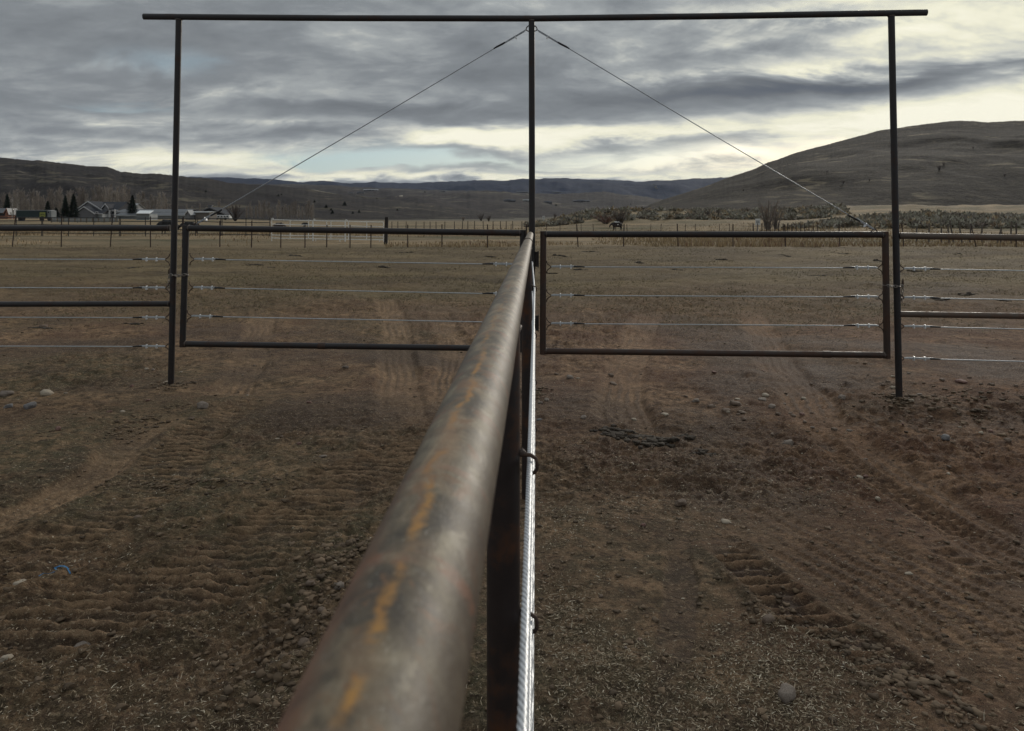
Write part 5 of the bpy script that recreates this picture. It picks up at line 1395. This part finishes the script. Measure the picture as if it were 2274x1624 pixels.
# ------------------------------------------------------------------ horses and cattle
def coat(name, c, patch=False):
    m, nt, b = mat_new(name); t_ = N(nt, 'ShaderNodeTexCoord').outputs['Object']
    n_ = NOISE(nt, t_, 3, 4, .5); col = MIX(nt, n_, c, tuple(x*.6 for x in c))
    if patch:
        sp = N(nt, 'ShaderNodeSeparateXYZ'); nt.links.new(t_, sp.inputs[0]); x, y, z = sp.outputs
        top = RAMP(nt, M(nt, 'ADD', z, M(nt, 'MULTIPLY', n_, .05)), [(.0, 0), (1.0, 0)])
        top = M(nt, 'MULTIPLY', M(nt, 'GREATER_THAN', M(nt, 'ADD', z, M(nt, 'MULTIPLY', n_, .05)) , 1.44), M(nt, 'GREATER_THAN', x, -.45))
        col = MIX(nt, top, col, (.70, .69, .66))
        vd = N(nt, 'ShaderNodeVectorMath'); vd.operation = 'DISTANCE'; nt.links.new(t_, vd.inputs[0]); vd.inputs[1].default_value = (.15, -.36, 1.02)
        col = MIX(nt, M(nt, 'LESS_THAN', vd.outputs['Value'], .09), col, (.75, .74, .70))
    nt.links.new(col, b.inputs['Base Color']); b.inputs['Roughness'].default_value = .7
    return m
def beast(mat, name, loc, sc, rz, label, cat, graze=True, cow=False, legs=True):
    """quadruped facing -X, skinned from one connected skeleton"""
    vs = [(.60, 0, 1.10, .42), (.30, 0, 1.03, .47), (-.05, 0, 1.01, .47), (-.38, 0, 1.05, .44), (-.60, 0, 1.12, .36)]
    e = [(0, 1), (1, 2), (2, 3), (3, 4)]
    if graze: vs += [(-.82, 0, 1.16, .21), (-1.00, 0, 1.04, .17), (-1.14, 0, .92, .15), (-1.20, 0, .70, .11), (-1.22, 0, .52, .085)]
    else: vs += [(-.82, 0, 1.40, .15), (-.98, 0, 1.58, .12), (-1.10, 0, 1.66, .12), (-1.30, 0, 1.54, .085), (-1.42, 0, 1.46, .065)]
    e += [(4, 5), (5, 6), (6, 7), (7, 8), (8, 9)]
    def leg(att, pts):
        p = att
        for q in pts: vs.append(q); e.append((p, len(vs)-1)); p = len(vs)-1
    L = .62 if cow else 1
    for s in (-1, 1):
        o = .07*s
        leg(4, [(-.52+o, .15*s, .92, .16), (-.50+o, .16*s, .68, .11), (-.48+o, .16*s, .50, .085), (-.49+o, .16*s, .22, .06), (-.50+o, .16*s, .10, .05), (-.54+o, .16*s, .02, .06)])
        leg(0, [(.66-o, .16*s, .92, .20), (.58-o, .17*s, .72, .14), (.74-o, .17*s, .50, .085), (.70-o, .17*s, .22, .065), (.68-o, .17*s, .10, .05), (.64-o, .17*s, .02, .06)])
    leg(0, [(.84, 0, 1.22, .06), (.93, 0, .98, .055), (.93, 0, .62, .04)])
    # ears
    k = 6 if graze else 7
    for s in (-1, 1):
        hx = vs[k]; leg(k, [(hx[0]+.05, .07*s, hx[2]+.16, .022)])
    me = bpy.data.meshes.new(name); me.from_pydata([v[:3] for v in vs], e, []); me.materials.append(mat)
    r = empty(name, loc, rz, label, cat); r.scale = (sc, sc, sc)
    o = link('body', me, r)
    sk = o.modifiers.new('skin', 'SKIN')
    for i, v in enumerate(vs): me.skin_vertices[0].data[i].radius = (v[3]*(.85 if i < 5 else 1), v[3])
    me.skin_vertices[0].data[2].use_root = True
    s2 = o.modifiers.new('sub', 'SUBSURF'); s2.levels = 2; s2.render_levels = 2
    sk.use_smooth_shade = True
    return r
def gz_(u, y): x = (u-CX)/F*y; return (x, y, hz(x, y))
hy = 116
hl = P(1369, 512.5, hy); hl = (hl.x, hy, hl.z)
beast(coat('bay_coat_white_back', (.022, .013, .011), True), 'horse', hl, .92, 0, 'dark brown horse with white topline walking head down in the field', 'horse')
beast(coat('brown_coat', (.060, .038, .030)), 'horse', gz_(619, 105), .80, math.pi, 'brown horse seen behind the leftmost pale corral panel', 'horse')
beast(coat('black_coat', (.012, .010, .010)), 'horse', gz_(678, 140), .66, 0, 'small black horse far behind the pale corral panels', 'horse')
beast(coat('black_coat_b', (.010, .009, .010)), 'horse', (P(374, 505, 72).x, 72, P(374, 521, 72).z), .95, 0, 'black horse just left of the left post behind the rail', 'horse')
beast(coat('black_coat_c', (.010, .009, .010)), 'horse', (P(421, 505, 76).x, 76, P(421, 522, 76).z), .90, .2, 'black horse partly hidden by the corner of the left gate', 'horse')

# ------------------------------------------------------------------ small far things
def sign(u, v0, v1, y, label):
    a, b = P(u, v1, y), P(u, v0, y); r = empty('sign', (a.x, y, a.z), label=label, cat='sign')
    m = MB(); m.box(a.x-.05, a.x+.05, y, y+.06, a.z-1.0, b.z-.3); m.build('post', m_white, r)
    m = MB(); m.box(a.x-.28, a.x+.28, y-.05, y-.003, b.z-.75, b.z); m.build('board', m_white, r)
    m = MB(); m.box(a.x-.2, a.x+.2, y-.056, y-.053, b.z-.33, b.z-.25); m.box(a.x-.2, a.x+.2, y-.056, y-.053, b.z-.50, b.z-.43); m.build('marking', m_dark, r)
sign(1682, 486, 498, 86, 'small white sign on a post beside the bare tree at right')
sign(1207, 480, 490, 170, 'tiny white marker post right of the central post')
lamp = empty('yard_lamp', tuple(P(30.4, 480, 228)), label='lit white yard lamp beside the white trunked tree at far left', cat='lamp')
c = P(30.4, 466, 228); m = MB(); m.tube([P(30.4, 486, 228), c], .05, 8); m.build('pole', m_pipe_far, lamp)
me_, nt_, b_ = mat_new('lamp_glow'); b_.inputs['Emission Color'].default_value = (1, .96, .88, 1); b_.inputs['Emission Strength'].default_value = 3.0
m = MB(); m.tube([c-Vector((0, 0, .14)), c, c+Vector((0, 0, .14))], [.05, .17, .05], 10); m.build('lamp_head', me_, lamp)
# pale cut banks / drives on the far slope
def bank(pts, w, label):
    r = None; vs = []
    for u, v in pts:
        c = onhill(u, v); vs.append(c)
    m = MB(); q = []
    for c in vs:
        s = c.y/F*w
        q += [c+Vector((0, -3, -s*.5)), c+Vector((0, -3, s*.5)), c+Vector((0, 30, s*.5)), c+Vector((0, 30, -s*.5))]
    f = []
    for i in range(len(vs)-1):
        for k in range(4): f.append((i*4+k, i*4+(k+1) % 4, (i+1)*4+(k+1) % 4, (i+1)*4+k))
    m.add(q, f); o = m.build('dirt_track', m_bank); tag(o, kind='structure')
m_bank = simple('pale_cut_bank', (.30, .26, .19), (.20, .17, .125), .02, .95)
bank([(690, 422), (715, 427), (740, 431)], 1.2, ''); bank([(790, 435), (820, 440), (850, 441), (880, 438), (892, 435)], 1.6, ''); bank([(1226, 453), (1245, 453.5), (1265, 454)], 1.2, ''); bank([(1450, 411), (1458, 414), (1452, 417), (1460, 420)], 1.8, '')

# ------------------------------------------------------------------ thin evening haze over the valley
mz = bpy.data.materials.new('haze'); mz.use_nodes = True; ntz = mz.node_tree; ntz.nodes.clear()
oz = N(ntz, 'ShaderNodeOutputMaterial'); vz = N(ntz, 'ShaderNodeVolumePrincipled')
vz.inputs['Color'].default_value = (.72, .80, .95, 1); vz.inputs['Density'].default_value = 2.2e-5; vz.inputs['Anisotropy'].default_value = .2
ntz.links.new(vz.outputs[0], oz.inputs['Volume'])
USE_HAZE = True
if USE_HAZE:
    m = MB(); m.box(-12000, 12000, -40, 11000, -8, 520); tag(m.build('haze', mz), kind='stuff')
